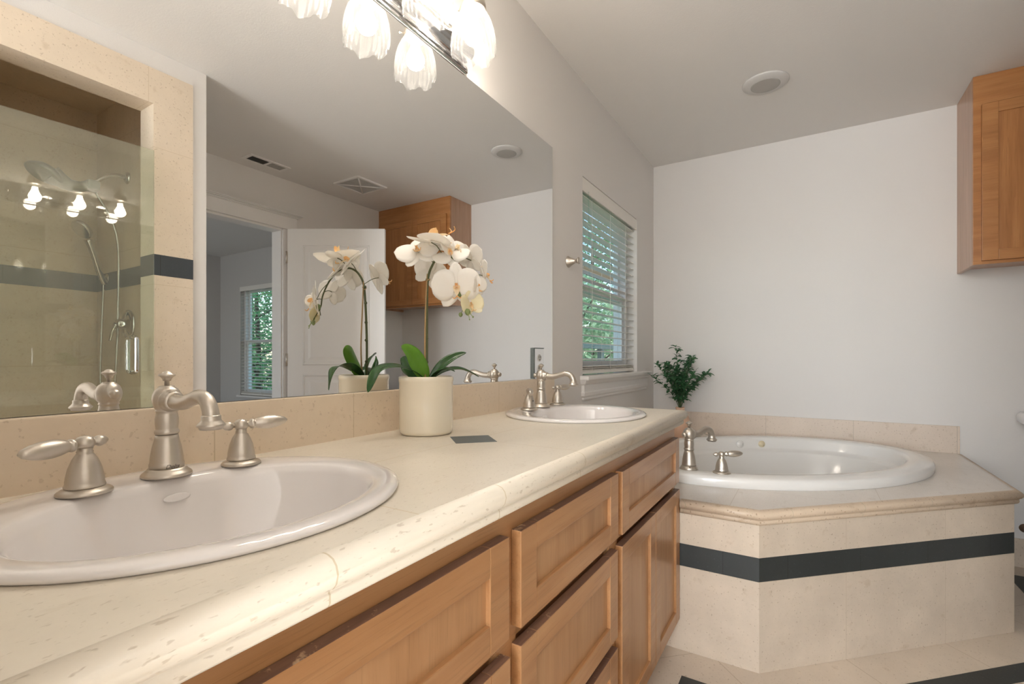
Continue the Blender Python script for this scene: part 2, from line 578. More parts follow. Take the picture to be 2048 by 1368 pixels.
bm = B(); box(bm, .28, .997, SY - .121, SY, 0, .12)
struct('wall_shower_curb', bm, M_wall)
bm = B()
box(bm, -2.32, -2.20, SY, -1.50, 0, CZ); box(bm, -2.32, -2.20, -.36, 0, 0, CZ)
box(bm, -2.32, -2.20, -1.50, -.36, 0, .60); box(bm, -2.32, -2.20, -1.50, -.36, 2.30, CZ)  # opening added in the unseen wall to let the fill lamp in
struct('wall_left', bm, M_wall)
bm = B(); box(bm, -.30, 0.0, -.625, 0, 0, CZ)  # unseen end wall, lengthened to shade the bullnose from the fill lamp
struct('wall_vanity_end', bm, M_wall)
bm = B(); box(bm, -2.4, FX + .15, -6.0, .16, CZ, CZ + .1)
struct('ceiling', bm, M_ceil)
bm = B(); box(bm, -1.7, -1.6, -6.0, -4.95, 0, CZ); box(bm, -1.7, -1.6, -3.45, DY - .115, 0, CZ); box(bm, -1.7, -1.6, -4.95, -3.45, 0, .8); box(bm, -1.7, -1.6, -4.95, -3.45, 2.1, CZ); box(bm, -1.7, FX + .15, -5.98, -5.83, 0, CZ)  # side wall opening added for the bedroom fill lamp
box(bm, -1.7, 1.09, DY - .115, DY - .05, 0, CZ)
struct('wall_bedroom_back', bm, M_bed)
bm = B(); box(bm, -1.6, FX, -5.83, DY - .115, -.02, 0)
struct('floor_bedroom', bm, plain('carpet_grey', (.35, .32, .29), .95, bump=1, bscale=400))
P1, P2 = Vector((1.8343, -.8085)), Vector((2.6352, -1.6349))
DG = (P2 - P1).normalized(); DN = Vector((DG.y, -DG.x))        # DN points away from the tub
DANG = math.atan2(DG.y, DG.x)
# bathroom floor, its tiles laid square to the tub front
bm = B(); box(bm, -2.32, FX, DY - .115, 0, -.03, 0)
fl = struct('floor', bm, M_floor)
mw = Matrix.Translation((P1.x, P1.y, 0)) @ Matrix.Rotation(DANG, 4, 'Z')
fl.data.transform(mw.inverted()); fl.matrix_world = mw

# dark slate border let into the floor
def offs(d):
    p = Vector((1.8343 - d, 0))
    A = P1 + DN * d
    t = (1.8343 - d - A.x) / DG.x
    q1 = A + DG * t
    yb = -1.6349 - d
    q2 = A + DG * ((yb - A.y) / DG.y)
    return [(0.005, -.46 - d * .85), (1.8343 - d, -.46 - d * .85), tuple(q1), tuple(q2), (FX - d - .005, yb), (FX - d - .005, DY + .15 - (.150 - d))]
a, b_ = offs(.150), offs(.224)
bm = B()
va = [bm.verts.new((*p, .0015)) for p in a]; vb = [bm.verts.new((*p, .0015)) for p in b_]
for i in range(len(a) - 1): bm.faces.new((va[i], va[i + 1], vb[i + 1], vb[i]))
r_ = bmesh.ops.extrude_face_region(bm, geom=list(bm.faces))
for v in [g for g in r_['geom'] if isinstance(g, bmesh.types.BMVert)]: v.co.z -= .004
tr = struct('trim_1', bm, M_slate)
tr.data.transform(mw.inverted()); tr.matrix_world = mw

# tile skirting
bm = B(); box(bm, FX - .012, FX, -2.477, -1.66, 0, .144, .002)
struct('baseboard_far', bm, M_panel)
bm = B(); box(bm, 2.33, FX - .012, DY, DY + .012, 0, .144, .002)
struct('baseboard_door', bm, M_panel)
bm = B(); box(bm, 1.2126, 1.2246, DY, SY, 0, .144, .002)
struct('baseboard_shower', bm, M_panel)

# shower tile surround on the wall face -----------------------------------
bm = B()
t = .008
box(bm, .997, 1.150, SY, SY + t, 0, 2.357); box(bm, .12, .997, SY, SY + t, 2.21, 2.357); box(bm, .12, .28, SY, SY + t, 0, 2.21)
box(bm, .28, .997, SY - .13, SY + t, .12, .135)
# jamb and head linings
box(bm, .989, .997, SY - .121, SY + t - .0005, .135, 2.21); box(bm, .28, .288, SY - .121, SY + t - .0005, .135, 2.21)
box(bm, .288, .989, SY - .121, SY + t - .0005, 2.202, 2.21)
struct('trim_2', bm, M_shfr)
bm = B()
box(bm, .9885, 1.1505, SY - .1215, SY + t + .0008, 1.441, 1.534)
box(bm, .12, .2885, SY - .1215, SY + t + .0008, 1.441, 1.534)
struct('trim_3', bm, M_slates)
# shower interior
bm = B()
box(bm, 1.082, 1.09, DY + .02, SY - .121, 0, CZ); box(bm, -.10, 1.082, DY + .012, DY + .02, 0, CZ)
box(bm, -.11, -.10, DY, SY - .121, 0, CZ); box(bm, -.10, .28, SY - .129, SY - .121, 0, CZ); box(bm, .997, 1.082, SY - .129, SY - .121, 0, CZ)
box(bm, .28, .997, SY - .129, SY - .121, 2.21, CZ)
box(bm, -.10, 1.082, DY + .02, SY - .129, CZ - .008, CZ); box(bm, -.1, 1.082, DY + .02, SY - .129, 0, .03)
struct('wall_shower_inside', bm, M_shtile)
bm = B()
box(bm, 1.0805, 1.082, DY + .02, SY - .129, 1.441, 1.534); box(bm, -.10, 1.082, DY + .02, DY + .0215, 1.441, 1.534)
struct('trim_4', bm, M_slates)

# glass shower door, ajar ---------------------------------------------------
HX, HY = .977, -1.5025
sd = thing('shower_door', 'frameless clear glass shower door standing slightly ajar, seen in the mirror', 'shower door', (HX, HY, .15), radians(180 - 3.9 + 7.8))
# local +x runs from the free edge to the hinge
bm = B(); box(bm, 0, .70, -.004, .004, 0, 1.83, .001)
obj('glass_panel', bm, M_shower_glass, sd)
for z in (.25, 1.6):
    bm = B(); box(bm, .63, .715, -.012, .012, z - .04, z + .04, .003)
    obj('hinge', bm, M_chrome, sd)
for s in (-1, 1):
    bm = B(); 
    tube(bm, [(.078, s * .004, .86), (.078, s * .045, .865), (.078, s * .052, .885), (.078, s * .052, .985), (.078, s * .045, 1.005), (.078, s * .004, 1.01)], .0085, n=12)
    obj('handle', bm, M_chrome, sd)

# shower fittings -------------------------------------------------------------
sh = thing('shower_set', 'chrome shower head and hand shower on a hose inside the tiled shower', 'shower', (1.08, -2.05, 1.0))
bm = B(); lathe(bm, [(.030, 0), (.030, .004), (.020, .012), (.012, .016)], mat=axis_mat((1.081, -2.054, 2.00), (-1, 0, 0)))
tube(bm, [(1.075, -2.054, 2.00), (1.03, -2.06, 2.0), (.985, -2.065, 1.975), (.955, -2.07, 1.945)], .010)
obj('shower_arm', bm, M_chrome, sh, world=True)
bm = B()
box(bm, .915, .965, -2.10, -2.04, 1.895, 1.945, .008)
tube(bm, [(.94, -2.07, 1.93), (.90, -2.07, 1.905), (.85, -2.07, 1.90), (.79, -2.07, 1.93)], [.022, .024, .030, .045])
lathe(bm, [(.020, -.04), (.050, -.026), (.068, -.006), (.072, .004), (.066, .010)], mat=axis_mat((.765, -2.07, 1.925), (-.45, .1, -.88)))
obj('shower_head', bm, M_satin, sh, world=True)
bm = B()
tube(bm, [(1.066, -2.30, 1.47), (1.04, -2.29, 1.53), (1.01, -2.27, 1.62), (.985, -2.26, 1.69)], [.012, .014, .016, .022])
lathe(bm, [(.015, -.03), (.030, -.022), (.048, -.008), (.050, .006), (.044, .012)], mat=axis_mat((.955, -2.25, 1.735), (-.72, .25, -.65)))
obj('hand_shower', bm, M_chrome, sh, world=True)
bm = B(); lathe(bm, [(.024, 0), (.024, .005), (.012, .008), (.012, .04)], mat=axis_mat((1.081, -2.31, 1.505), (-1, 0, 0)))
obj('holder', bm, M_chrome, sh, world=True)
bm = B(); tube(bm, [(1.062, -2.30, 1.49), (1.055, -2.31, 1.2), (1.05, -2.31, .95), (1.045, -2.25, .80), (1.045, -2.17, .80), (1.05, -2.12, .95), (1.055, -2.10, 1.3), (1.05, -2.10, 1.7), (.96, -2.09, 1.90)], .0065, sub=10)
obj('hose', bm, M_chrome, sh, world=True)
bm = B(); lathe(bm, [(.075, 0), (.075, .004), (.060, .012), (.028, .016), (.024, .045), (.018, .055)], mat=axis_mat((1.081, -2.045, 1.245), (-1, 0, 0)))
tube(bm, [(1.03, -2.045, 1.245), (1.02, -2.06, 1.21), (1.015, -2.08, 1.16)], [.012, .009, .006])
obj('valve', bm, M_chrome, sh, world=True)

# ------------------------------------------------------------------ windows
def sash_window(name, ax, a0, a1, z0, z1, d_in, d_glass, mid):
    """ax 0: window in the y=0 wall; ax 1: window in the x=FX wall"""
    root = bpy.data.objects.new(name, None); col.objects.link(root); root['kind'] = 'structure'
    def bx(bm, a, b, d0, d1, za, zb, bev=.002):
        if ax == 0: box(bm, a, b, d0, d1, za, zb, bev)
        else: box(bm, FX + d0, FX + d1, a, b, za, zb, bev)
    bm = B()
    f = .035
    bx(bm, a0, a0 + f, d_glass - .03, d_glass + .05, z0, z1); bx(bm, a1 - f, a1, d_glass - .03, d_glass + .05, z0, z1)
    bx(bm, a0 + f, a1 - f, d_glass - .03, d_glass + .05, z1 - f, z1); bx(bm, a0 + f, a1 - f, d_glass - .03, d_glass + .05, z0, z0 + f)
    obj('window_frame', bm, M_trim, root)
    for za, zb, dd in ((mid - .02, z1 - f, .022), (z0 + f, mid + .02, -.004)):
        bm = B(); s = .032
        bx(bm, a0 + f, a0 + f + s, d_glass + dd - .012, d_glass + dd + .012, za, zb); bx(bm, a1 - f - s, a1 - f, d_glass + dd - .012, d_glass + dd + .012, za, zb)
        bx(bm, a0 + f + s, a1 - f - s, d_glass + dd - .012, d_glass + dd + .012, za, za + .038); bx(bm, a0 + f + s, a1 - f - s, d_glass + dd - .012, d_glass + dd + .012, zb - .038, zb)
        so = obj('sash', bm, M_trim, root)
        bm = B(); bx(bm, a0 + f + s, a1 - f - s, d_glass + dd - .002, d_glass + dd + .002, za + .038, zb - .038, 0)
        obj('pane', bm, M_pane, so)
    return root
win = sash_window('window_1', 0, WX0, WX1, WZ0 + .02, WZ1, 0, .095, 1.45)
sash_window('window_2', 1, BY0, BY1, BZ0, BZ1, 0, .08, 1.29)
# stool and apron
bm = B()
box(bm, WX0 - .03, WX1 + .20, -.045, .06, .962, .984, .006)
struct('window_sill', bm, M_trim)
bm = B()
sweep(bm, [(WX0, 0.0), (WX0, -.002), (WX1 + .17, -.002), (WX1 + .17, 0.0)][::1], [(0, .86), (.006, .862), (.010, .868), (.008, .876), (.016, .884), (.018, .90), (.014, .906), (.014, .938), (.022, .944), (.026, .952), (.030, .962), (0, .962)], smooth=False)
struct('trim_5', bm, M_trim)
bm = B(); box(bm, FX - .04, FX + .05, BY0 - .03, BY1 + .03, BZ0 - .02, BZ0 + .004, .004)
struct('trim_6', bm, M_trim)

def blind(label, ax, a0, a1, ztop, zbot, pitch, depth, dc, tilt, stack, val):
    cx = (a0 + a1) / 2
    root = thing('window_blind', label, 'blind', (cx, dc, zbot) if ax == 0 else (FX + dc, cx, zbot), 0 if ax == 0 else pi / 2)
    W = (a1 - a0) / 2 - .006
    H = ztop - zbot
    s = -1                      # local -y faces the room
    bm = B(); box(bm, -W - .003, W + .003, -.042, -.032, H - val, H - .002, .002); box(bm, -W, W, -.030, .025, H - .045, H - .004, .001)
    obj('valance', bm, M_slatb, root)
    bm = B()
    z = .03 + stack * .008
    zs = [.022 + i * .009 for i in range(stack)]
    k = H - .075
    while k > .022 + stack * .009 + pitch * .5:
        zs.append(k); k -= pitch
    for z in zs:
        ct, stt = cos(tilt), sin(tilt)
        n = 4; V = []
        for i in range(n + 1):
            q = (i / n - .5) * depth
            h = .003 * (1 - (2 * i / n - 1) ** 2)
            y, zz = q * ct, z + q * stt + h
            V.append((y, zz))
        for t_ in (0.0, .0028):
            pass
        A = [(bm.verts.new((-W, y, zz)), bm.verts.new((W, y, zz))) for y, zz in V]
        Bv = [(bm.verts.new((-W, y, zz - .0028)), bm.verts.new((W, y, zz - .0028))) for y, zz in V]
        for i in range(n):
            bm.faces.new((A[i][0], A[i][1], A[i + 1][1], A[i + 1][0])); bm.faces.new((Bv[i + 1][0], Bv[i + 1][1], Bv[i][1], Bv[i][0]))
        bm.faces.new((A[0][0], Bv[0][0], Bv[0][1], A[0][1])); bm.faces.new((A[n][1], Bv[n][1], Bv[n][0], A[n][0]))
        bm.faces.new([a[0] for a in A] + [b[0] for b in reversed(Bv)]); bm.faces.new([a[1] for a in reversed(A)] + [b[1] for b in Bv])
    obj('slat_panel', bm, M_slatb, root)
    bm = B(); box(bm, -W, W, -.026, .026, 0, .017, .003)
    obj('bottom_rail', bm, M_slatb, root)
    bm = B()
    for x in (-W * .62, 0, W * .62):
        for y in (-.0255, .0255): tube(bm, [(x, y, .01), (x, y, H - .04)], .0011, n=6, sub=1)
    obj('ladder_cord', bm, M_slatb, root)
    return root
bl = blind('white horizontal slat blind hanging in the window beside the mirror', 0, WX0, WX1, WZ1, .990, .0415, .050, .045, radians(3), 3, .068)
bm = B(); tube(bm, [(-.375, -.048, .92), (-.374, -.052, .6), (-.374, -.052, .24)], .004, n=8); lathe(bm, [(.003, 0), (.006, .01), (.006, .04), (.003, .05)], 10, Matrix.Translation((-.374, -.052, .19)))
obj('wand', bm, M_pane, bl)
b2 = blind('white slat blind on the bedroom window seen through the doorway in the mirror', 1, BY0, BY1, BZ1, BZ0 + .01, .0415, .050, .03, radians(8), 3, .06)
b2.rotation_euler = (0, 0, -pi / 2)

# robe hook ----------------------------------------------------------------
hk = thing('robe_hook', 'small brushed nickel robe hook on the wall between mirror and window', 'hook', (2.045, 0, 1.518))
bm = B(); lathe(bm, [(.027, 0), (.027, .002), (.019, .014), (.011, .032), (.0085, .040), (.012, .046), (.0155, .050), (.0155, .055), (.011, .058)], 28, axis_mat((0, 0, 0), (0, -1, 0)))
obj('hook_post', bm, M_nick, hk)

# ------------------------------------------------------------------ mirror
MX1, MZ0, MZ1 = 1.872, .987, 1.984
mr = thing('wall_mirror', 'large frameless wall mirror above the double vanity', 'mirror', (.94, -.004, MZ0))
bm = B(); box(bm, .004, MX1, -.006, -.0005, MZ0, MZ1)
for f in bm.faces:
    f.material_index = 0 if f.normal.y < -.5 or f.calc_center_median().y < -.0055 else 1
obj('mirror_glass', bm, [M_mirror, M_medge], mr, world=True)
# outlet plate on the mirror
op = thing('outlet_plate', 'mirrored outlet cover plate at the bottom right of the mirror', 'outlet', (1.742, -.006, 1.05))
bm = B(); box(bm, -.041, .041, -.005, 0, -.060, .060, .0015)
obj('cover_plate', bm, plain('mirror_plate', (.82, .82, .82), .04, metal=1.0), op)
bm = B(); box(bm, -.050, -.0415, -.008, 0, -.062, .062); box(bm, -.0415, .041, -.0065, 0, .0602, .063)
obj('dark_edge', bm, M_medge, op)
for z in (.022, -.022):
    bm = B(); lathe(bm, [(.017, 0), (.017, .0022), (.015, .003)], 24, axis_mat((0, -.0045, z), (0, -1, 0)), sy=.85)
    rc = obj('receptacle', bm, plain('receptacle_grey', (.60, .59, .57), .4), op)
    bm = B(); box(bm, -.007, -.005, -.0082, -.0072, z - .001, z + .008); box(bm, .005, .007, -.0082, -.0072, z, z + .007); box(bm, -.0018, .0018, -.0082, -.0072, z - .010, z - .006)
    obj('slot', bm, M_dark, rc)

# ------------------------------------------------------------------ vanity counter
ZC = .879
S1, S2 = .340, 1.520
SE = (.254, .232); SCY = -.272
YF, XE = -.548, 1.836
ct = thing('countertop', 'beige limestone tile vanity counter with rounded bullnose edge', 'countertop', (.92, -.28, .826))
bm = B()
xm = (S1 + S2) / 2
def plate(x0, x1, sx):
    ring_plate(bm, [(x0, YF), (x1, YF), (x1, -.014), (x0, -.014)], (sx, SCY, SE[0] - .012, SE[1] - .012, 0), ZC, .03)
plate(0.0, xm, S1); plate(xm, XE, S2)
bmesh.ops.translate(bm, vec=(0, 0, 0), verts=bm.verts)
top = obj('tile_top', bm, M_cnt, ct, world=True)
# keep texture coordinates in room space for the joints
def roomspace(o):
    r = o.parent
    while r.parent: r = r.parent
    mw_ = Matrix.LocRotScale(r.location, r.rotation_euler, None)
    o.data.transform(mw_); o.matrix_parent_inverse = mw_.inverted()
roomspace(top)
bm = B()
prof = [(0, ZC), (.004, ZC + .0006), (.009, ZC), (.016, .8765), (.021, .871), (.0235, .8625), (.021, .8530), (.016, .8470), (.0105, .8445), (.0100, .8425), (.0115, .8405), (.0115, .832), (.009, .828), (0, .8265)]
sweep(bm, [(0.0, YF), (XE, YF), (XE, -.014)], prof)
no = obj('bullnose_edge', bm, M_nose, ct, world=True); roomspace(no)
bm = B(); 
p = [(.9266, -.2125), (.9873, -.2818), (.9147, -.3409), (.8533, -.2784)]
cx_, cy_ = sum(q[0] for q in p) / 4, sum(q[1] for q in p) / 4
r_ = .067
p = [(cx_ + r_ * cos(a_), cy_ + r_ * sin(a_)) for a_ in [radians(90 * i + 2) for i in range(4)]]
prism(bm, p, ZC - .003, ZC + .0006)
obj('slate_diamond', bm, M_slated, ct, world=True)
bm = B()
box(bm, 0, MX1 - .002, -.018, -.0005, ZC - .003, MZ0 - .001, .0025)
bs = tag(obj('backsplash', bm, M_splash), 'beige limestone backsplash strip running under the wall mirror', 'backsplash')

# ------------------------------------------------------------------ vanity cabinet
vn = thing('vanity_cabinet', 'honey maple double sink vanity with drawers and shaker doors', 'vanity', (.92, -.28, 0))
bm = B()
VX1 = 1.832
box(bm, 0.002, .020, -.51, -.005, .09, .825); box(bm, VX1 - .018, VX1, -.51, -.005, .09, .825)
box(bm, .020, VX1 - .018, -.50, -.005, .09, .105); box(bm, .002, VX1, -.47, -.455, 0.0, .09)
obj('carcass', bm, M_woodv, vn, world=True)
bm = B()
box(bm, 0.002, VX1, -.530, -.511, .77, .826, .001, 0)
for x0, x1 in ((.002, .03), (.64, .70), (1.145, 1.205), (1.805, VX1)): box(bm, x0, x1, -.5302, -.511, .09, .7698, .001, 1)
box(bm, .03, 1.805, -.529, -.5115, .60, .64, .001, 0); box(bm, .03, 1.805, -.5285, -.5115, .09, .13, .001, 0)
box(bm, .70, 1.145, -.529, -.5115, .35, .40, .001, 0)
box(bm, .03, 1.805, -.516, -.512, .09, .77, 0, 0)
fo = obj('face_frame', bm, [M_woodh, M_woodv], vn, world=True); roomspace(fo)

def front(kind, x0, x1, z0, z1, parent, fy=-.550, fw=.054, thick=.0195, mats=None, yax=False, worn=True):
    """shaker frame (own mesh) with a recessed panel as its child"""
    mats = mats or [M_woodh, M_woodv, M_worn]
    bm = B()
    def bx(a, b, d0, d1, za, zb, bev, mi):
        if yax: return box(bm, d0, d1, a, b, za, zb, bev, mi)
        return box(bm, a, b, d0, d1, za, zb, bev, mi)
    f1 = fy + thick
    bx(x0, x0 + fw, fy, f1, z0, z1, .0018, 1); bx(x1 - fw, x1, fy, f1, z0, z1, .0018, 1)
    bx(x0 + fw, x1 - fw, fy + .0002, f1, z1 - fw * .85, z1, .0018, 0); bx(x0 + fw, x1 - fw, fy + .0002, f1, z0, z0 + fw * .85, .0018, 0)
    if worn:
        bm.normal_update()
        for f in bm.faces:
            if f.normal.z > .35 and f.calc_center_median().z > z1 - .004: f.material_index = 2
    o = obj(kind, bm, mats, parent, world=True); roomspace(o)
    bm = B()
    bx(x0 + fw - .003, x1 - fw + .003, fy + .0085, fy + .015, z0 + fw * .85 - .003, z1 - fw * .85 + .003, 0, 0)
    pn = obj('recessed_panel', bm, M_woodp if not yax else M_cabv, o, world=True)
    mw_ = Matrix.LocRotScale(vn.location if not yax else parent.location, None, None)
    pn.data.transform(mw_); pn.matrix_parent_inverse = Matrix.Identity(4)
    return o
front('drawer_front', .022, .649, .624, .787, vn)
front('drawer_front', .685, 1.161, .624, .7845, vn)
front('drawer_front', 1.192, 1.817, .620, .7815, vn)
front('drawer_front', .685, 1.158, .3785, .595, vn)
front('drawer_front', .685, 1.158, .118, .352, vn)
front('cabinet_door', .022, .334, .118, .595, vn)
front('cabinet_door', .337, .652, .118, .595, vn)
front('cabinet_door', 1.190, 1.503, .118, .592, vn)
front('cabinet_door', 1.506, 1.826, .118, .592, vn)

# ------------------------------------------------------------------ sinks
def make_sink(label, x, group='oval vanity sinks'):
    root = thing('bathroom_sink', label, 'sink', (x, SCY, ZC))
    n = 96
    def R(a, b, cy, z): return [(a * cos(2 * pi * k / n), cy + b * sin(2 * pi * k / n), z) for k in range(n)]
    A, Bb = SE
    rings = [R(A - .004, Bb - .004, 0, .0003), R(A, Bb, 0, .003), R(A + .0005, Bb + .0005, 0, .007), R(A - .004, Bb - .004, 0, .0100), R(A - .012, Bb - .012, 0, .0118),
             R(A - .022, Bb - .030, -.006, .0112), R(A - .036, Bb - .056, -.024, .0104), R(A - .043, Bb - .062, -.026, .0085), R(A - .048, Bb - .067, -.0265, .006), R(A - .052, Bb - .072, -.027, -.006),
             R(A - .056, Bb - .082, -.028, -.035), R(A - .072, Bb - .094, -.029, -.070), R(A - .100, Bb - .110, -.030, -.105), R(A - .140, Bb - .135, -.030, -.128), R(A - .190, Bb - .175, -.030, -.138), R(.022, .022, -.030, -.141)]
    bm = B(); loft(bm, rings, cap_last=False)
    # outer shell of the bowl under the counter
    loft(bm, [R(A - .020, Bb - .020, 0, .0002), R(A - .030, Bb - .050, -.02, -.03), R(A - .060, Bb - .085, -.028, -.085), R(A - .13, Bb - .13, -.03, -.150), R(.03, .03, -.03, -.16)], cap_last=True, flip=True)
    obj('basin', bm, M_porc, root, norm=False)
    bm = B(); lathe(bm, [(.024, -.1415), (.0235, -.1385), (.019, -.1385), (.018, -.1400), (.014, -.1385), (.0, -.1375)][:-1] + [(.001, -.1375)], 32, Matrix.Translation((0, -.030, 0)))
    obj('drain', bm, M_nick, root)
    bm = B()
    lathe(bm, [(.0135, 0), (.0135, .0012), (.012, .0018)], 28, axis_mat((.012, .124, -.0175), (0, -1, .34)), sy=.45, sx=1.35)
    obj('overflow_cover', bm, M_porc, root)
    return root
s1 = make_sink('near white oval drop-in sink at the left end of the counter', S1)
s1['group'] = 'oval vanity sinks'
s2 = copy_tree(s1); s2.location.x = S2
s2['label'] = 'far white oval drop-in sink at the right end of the counter by the window'

# ------------------------------------------------------------------ faucets
def handle_parts(root, px, py, lever_dir, s=1.0, holedir=None):
    T = Matrix.Translation((px, py, 0)) @ Matrix.Scale(s, 4)
    bm = B()
    lathe(bm, [(.0215, .0085), (.0220, .0100), (.0213, .0125), (.0205, .0145), (.0208, .0165), (.0196, .024), (.0175, .034), (.0135, .045), (.0098, .051), (.0084, .0535), (.0092, .0548), (.0080, .0562), (.0086, .060)], 40, T)
    lathe(bm, [(.0086, .060 - .0), (.0105, .0625), (.0112, .066), (.0105, .070), (.0085, .0735), (.0045, .0755), (.0005, .0762)], 32, T)
    h = obj('handle', bm, M_nick, root)
    bm = B(); lathe(bm, [(.0300, 0), (.0300, .0025), (.0275, .0050), (.0245, .0065), (.0225, .0072), (.0205, .0088)], 40, T)
    obj('flange', bm, M_nick, h)
    D = T @ axis_mat((0, 0, .0660), lever_dir)
    bm = B(); lathe(bm, [(.0048, .006), (.0044, .012), (.0080, .0145), (.0088, .017), (.0080, .0195), (.0066, .0205), (.0080, .0225), (.0104, .031), (.0118, .041), (.0114, .051), (.0092, .062), (.0056, .071), (.0014, .0755)], 24, D)
    obj('lever', bm, M_nick, h)
    D = T @ axis_mat((0, 0, .0660), (-lever_dir[0], -lever_dir[1], -lever_dir[2]))
    bm = B(); lathe(bm, [(.0042, .006), (.0036, .0125), (.0052, .0135), (.0072, .0165), (.0076, .0195), (.0058, .025), (.0026, .0295), (.0008, .031)], 24, D)
    obj('finial', bm, M_nick, h)
    if holedir:
        bm = B(); lathe(bm, [(.0022, 0), (.0022, .0005)], 12, T @ axis_mat((holedir[0] * .0180, holedir[1] * .0180, .032), holedir))
        obj('set_screw', bm, M_dark, h)

def make_faucet(label, loc, rotz, handles, s=1.0, letter=False, tub=False, grp=None):
    root = thing('faucet', label, 'faucet', loc, rotz, grp)
    T = Matrix.Scale(s, 4)
    bm = B()
    base = [(.0330, 0), (.0332, .0025), (.0315, .0050), (.0280, .0075), (.0265, .0095), (.0250, .0115), (.0228, .0122)]
    if tub: base = [(.0285, 0), (.0285, .003), (.0262, .0075), (.0240, .0122)]
    lathe(bm, base, 48, T)
    lathe(bm, [(.0226, .0120), (.0228, .0185), (.0222, .0198), (.0218, .022), (.0208, .032), (.0185, .045), (.0158, .056), (.0146, .0625)], 48, T)
    lathe(bm, [(.0146, .0630), (.0158, .0645), (.0162, .0665), (.0158, .0690), (.0144, .0705), (.0144, .0725), (.0152, .0800), (.0153, .0870), (.0142, .0935), (.0136, .0965), (.0150, .0980), (.0150, .0995), (.0138, .1005),
               (.0165, .1045), (.0187, .1115), (.0192, .1170), (.0184, .1235), (.0158, .1300), (.0112, .1345), (.0098, .1352), (.0098, .1366), (.0060, .1372), (.0040, .1375)], 48, T)
    # rear boss
    lathe(bm, [(.0065, .014), (.0060, .021), (.0080, .0225), (.0088, .0255), (.0075, .0290), (.003, .0315), (.0005, .032)], 24, T @ axis_mat((0, 0, .1165), (0, 1, 0)))
    bd = obj('body', bm, M_nick, root)
    if letter:
        cu = bpy.data.curves.new('lettering', 'FONT'); cu.body = 'Delta'; cu.size = .0085; cu.extrude = .0002; cu.align_x = 'CENTER'; cu.shear = .35
        to = bpy.data.objects.new('tmp_letter', cu); col.objects.link(to)
        dg = bpy.context.evaluated_depsgraph_get()
        me = bpy.data.meshes.new_from_object(to.evaluated_get(dg))
        bpy.data.objects.remove(to)
        th0 = radians(-90 - 4)
        for v in me.vertices:
            x, y, z = v.co; th = th0 + x / .0226; r = .02285 + z
            v.co = (r * cos(th), r * sin(th), .0132 + y)
        me.materials.clear(); me.materials.append(plain('engraved', (.16, .14, .12), .5))
        lo = bpy.data.objects.new('lettering', me); col.objects.link(lo); lo.parent = bd
    bm = B()
    pts = [(0, -.012, .1150), (0, -.030, .1130), (0, -.052, .1130), (0, -.076, .1190), (0, -.098, .1245), (0, -.118, .1190), (0, -.1285, .1040), (0, -.1300, .0950)]
    tube(bm, [T @ Vector(p_) for p_ in pts], [r * s for r in (.0115, .0110, .0103, .0100, .0100, .0102, .0104, .0104)], n=24, sub=8)
    lathe(bm, [(.0165, .009), (.0172, .0150), (.0155, .0175), (.0140, .0220), (.0146, .0240), (.0132, .0262), (.0105, .0270)], 32, T @ axis_mat((0, 0, .1150), (0, -1, -.02)))
    sp = obj('spout', bm, M_nick, root)
    bm = B(); lathe(bm, [(.0112, .1000), (.0122, .0985), (.0122, .0935), (.0135, .0915), (.0165, .0880), (.0180, .0862), (.0178, .0845), (.0150, .0828), (.0142, .0800), (.0095, .0798)], 32, T @ Matrix.Translation((0, -.130, 0)))
    obj('aerator', bm, M_nick, sp)
    bm = B(); lathe(bm, [(.0034, .1370), (.0032, .1440), (.0052, .1445), (.0060, .1475), (.0078, .1500), (.0106, .1520), (.0110, .1535), (.0098, .1550), (.0072, .1558), (.0060, .1575), (.0035, .1592), (.0006, .1598)], 32, T)
    obj('lift_knob', bm, M_nick, root)
    if tub:
        bm = B(); lathe(bm, [(.0022, 0), (.0022, .0006)], 12, T @ axis_mat((-.0160, .0190, .0095), (-.6, .75, 0)))
        obj('set_screw', bm, M_dark, root)
    for hx, hy, ld, hd in handles: handle_parts(root, hx, hy, ld, s * 1.0, hd)
    return root
RZ = ZC + .0116
make_faucet('near brushed nickel widespread faucet with two lever handles on the left sink', (.353, -.114, RZ), 0,
            [(-.104, -.018, (-.93, -.36, -.02), None), (.104, -.018, (.97, -.22, .03), None)], letter=True, grp='sink faucets')
make_faucet('far brushed nickel widespread faucet with two lever handles on the right sink', (1.575, -.110, RZ), 0,
            [(-.110, -.012, (-.84, -.54, -.02), (-.3, -1, 0)), (.112, -.012, (.97, -.22, .0), None)], grp='sink faucets')

# ------------------------------------------------------------------ light bar
lf = thing('vanity_light', 'brushed nickel bar light with three lit ruffled glass shades above the mirror', 'light fixture', (.943, 0, 1.989))
LX = (.746, .943, 1.140)
bm = B(); box(bm, .632, 1.254, -.014, -.001, 1.989, 2.100, .003)
box(bm, .640, 1.246, -.020, -.014, 1.998, 2.091, .003)
obj('back_plate', bm, M_chrome, lf, world=True)
bm = B()
lathe(bm, [(.026, -.300), (.026, .300)], 24, Matrix.Translation((.943, -.022, 2.044)) @ Matrix.Rotation(pi / 2, 4, 'Y'))
for q in (-.300, .300): lathe(bm, [(.026, 0), (.022, .006), (.010, .010)], 24, axis_mat((.943 + q, -.022, 2.044), (1 if q > 0 else -1, 0, 0)))
obj('bar', bm, M_chrome, lf, world=True)
def rib(r, z, a):
    k = max(0.0, min(1.0, (.110 - z) / .11))
    tw = a + z * 9
    rr = r * (1 + .030 * cos(26 * tw) + .05 * k ** 3 * cos(6 * a) )
    zz = z - .006 * k ** 3 * cos(6 * a + .4) + .003 * k ** 4 * cos(13 * a)
    return rr, zz
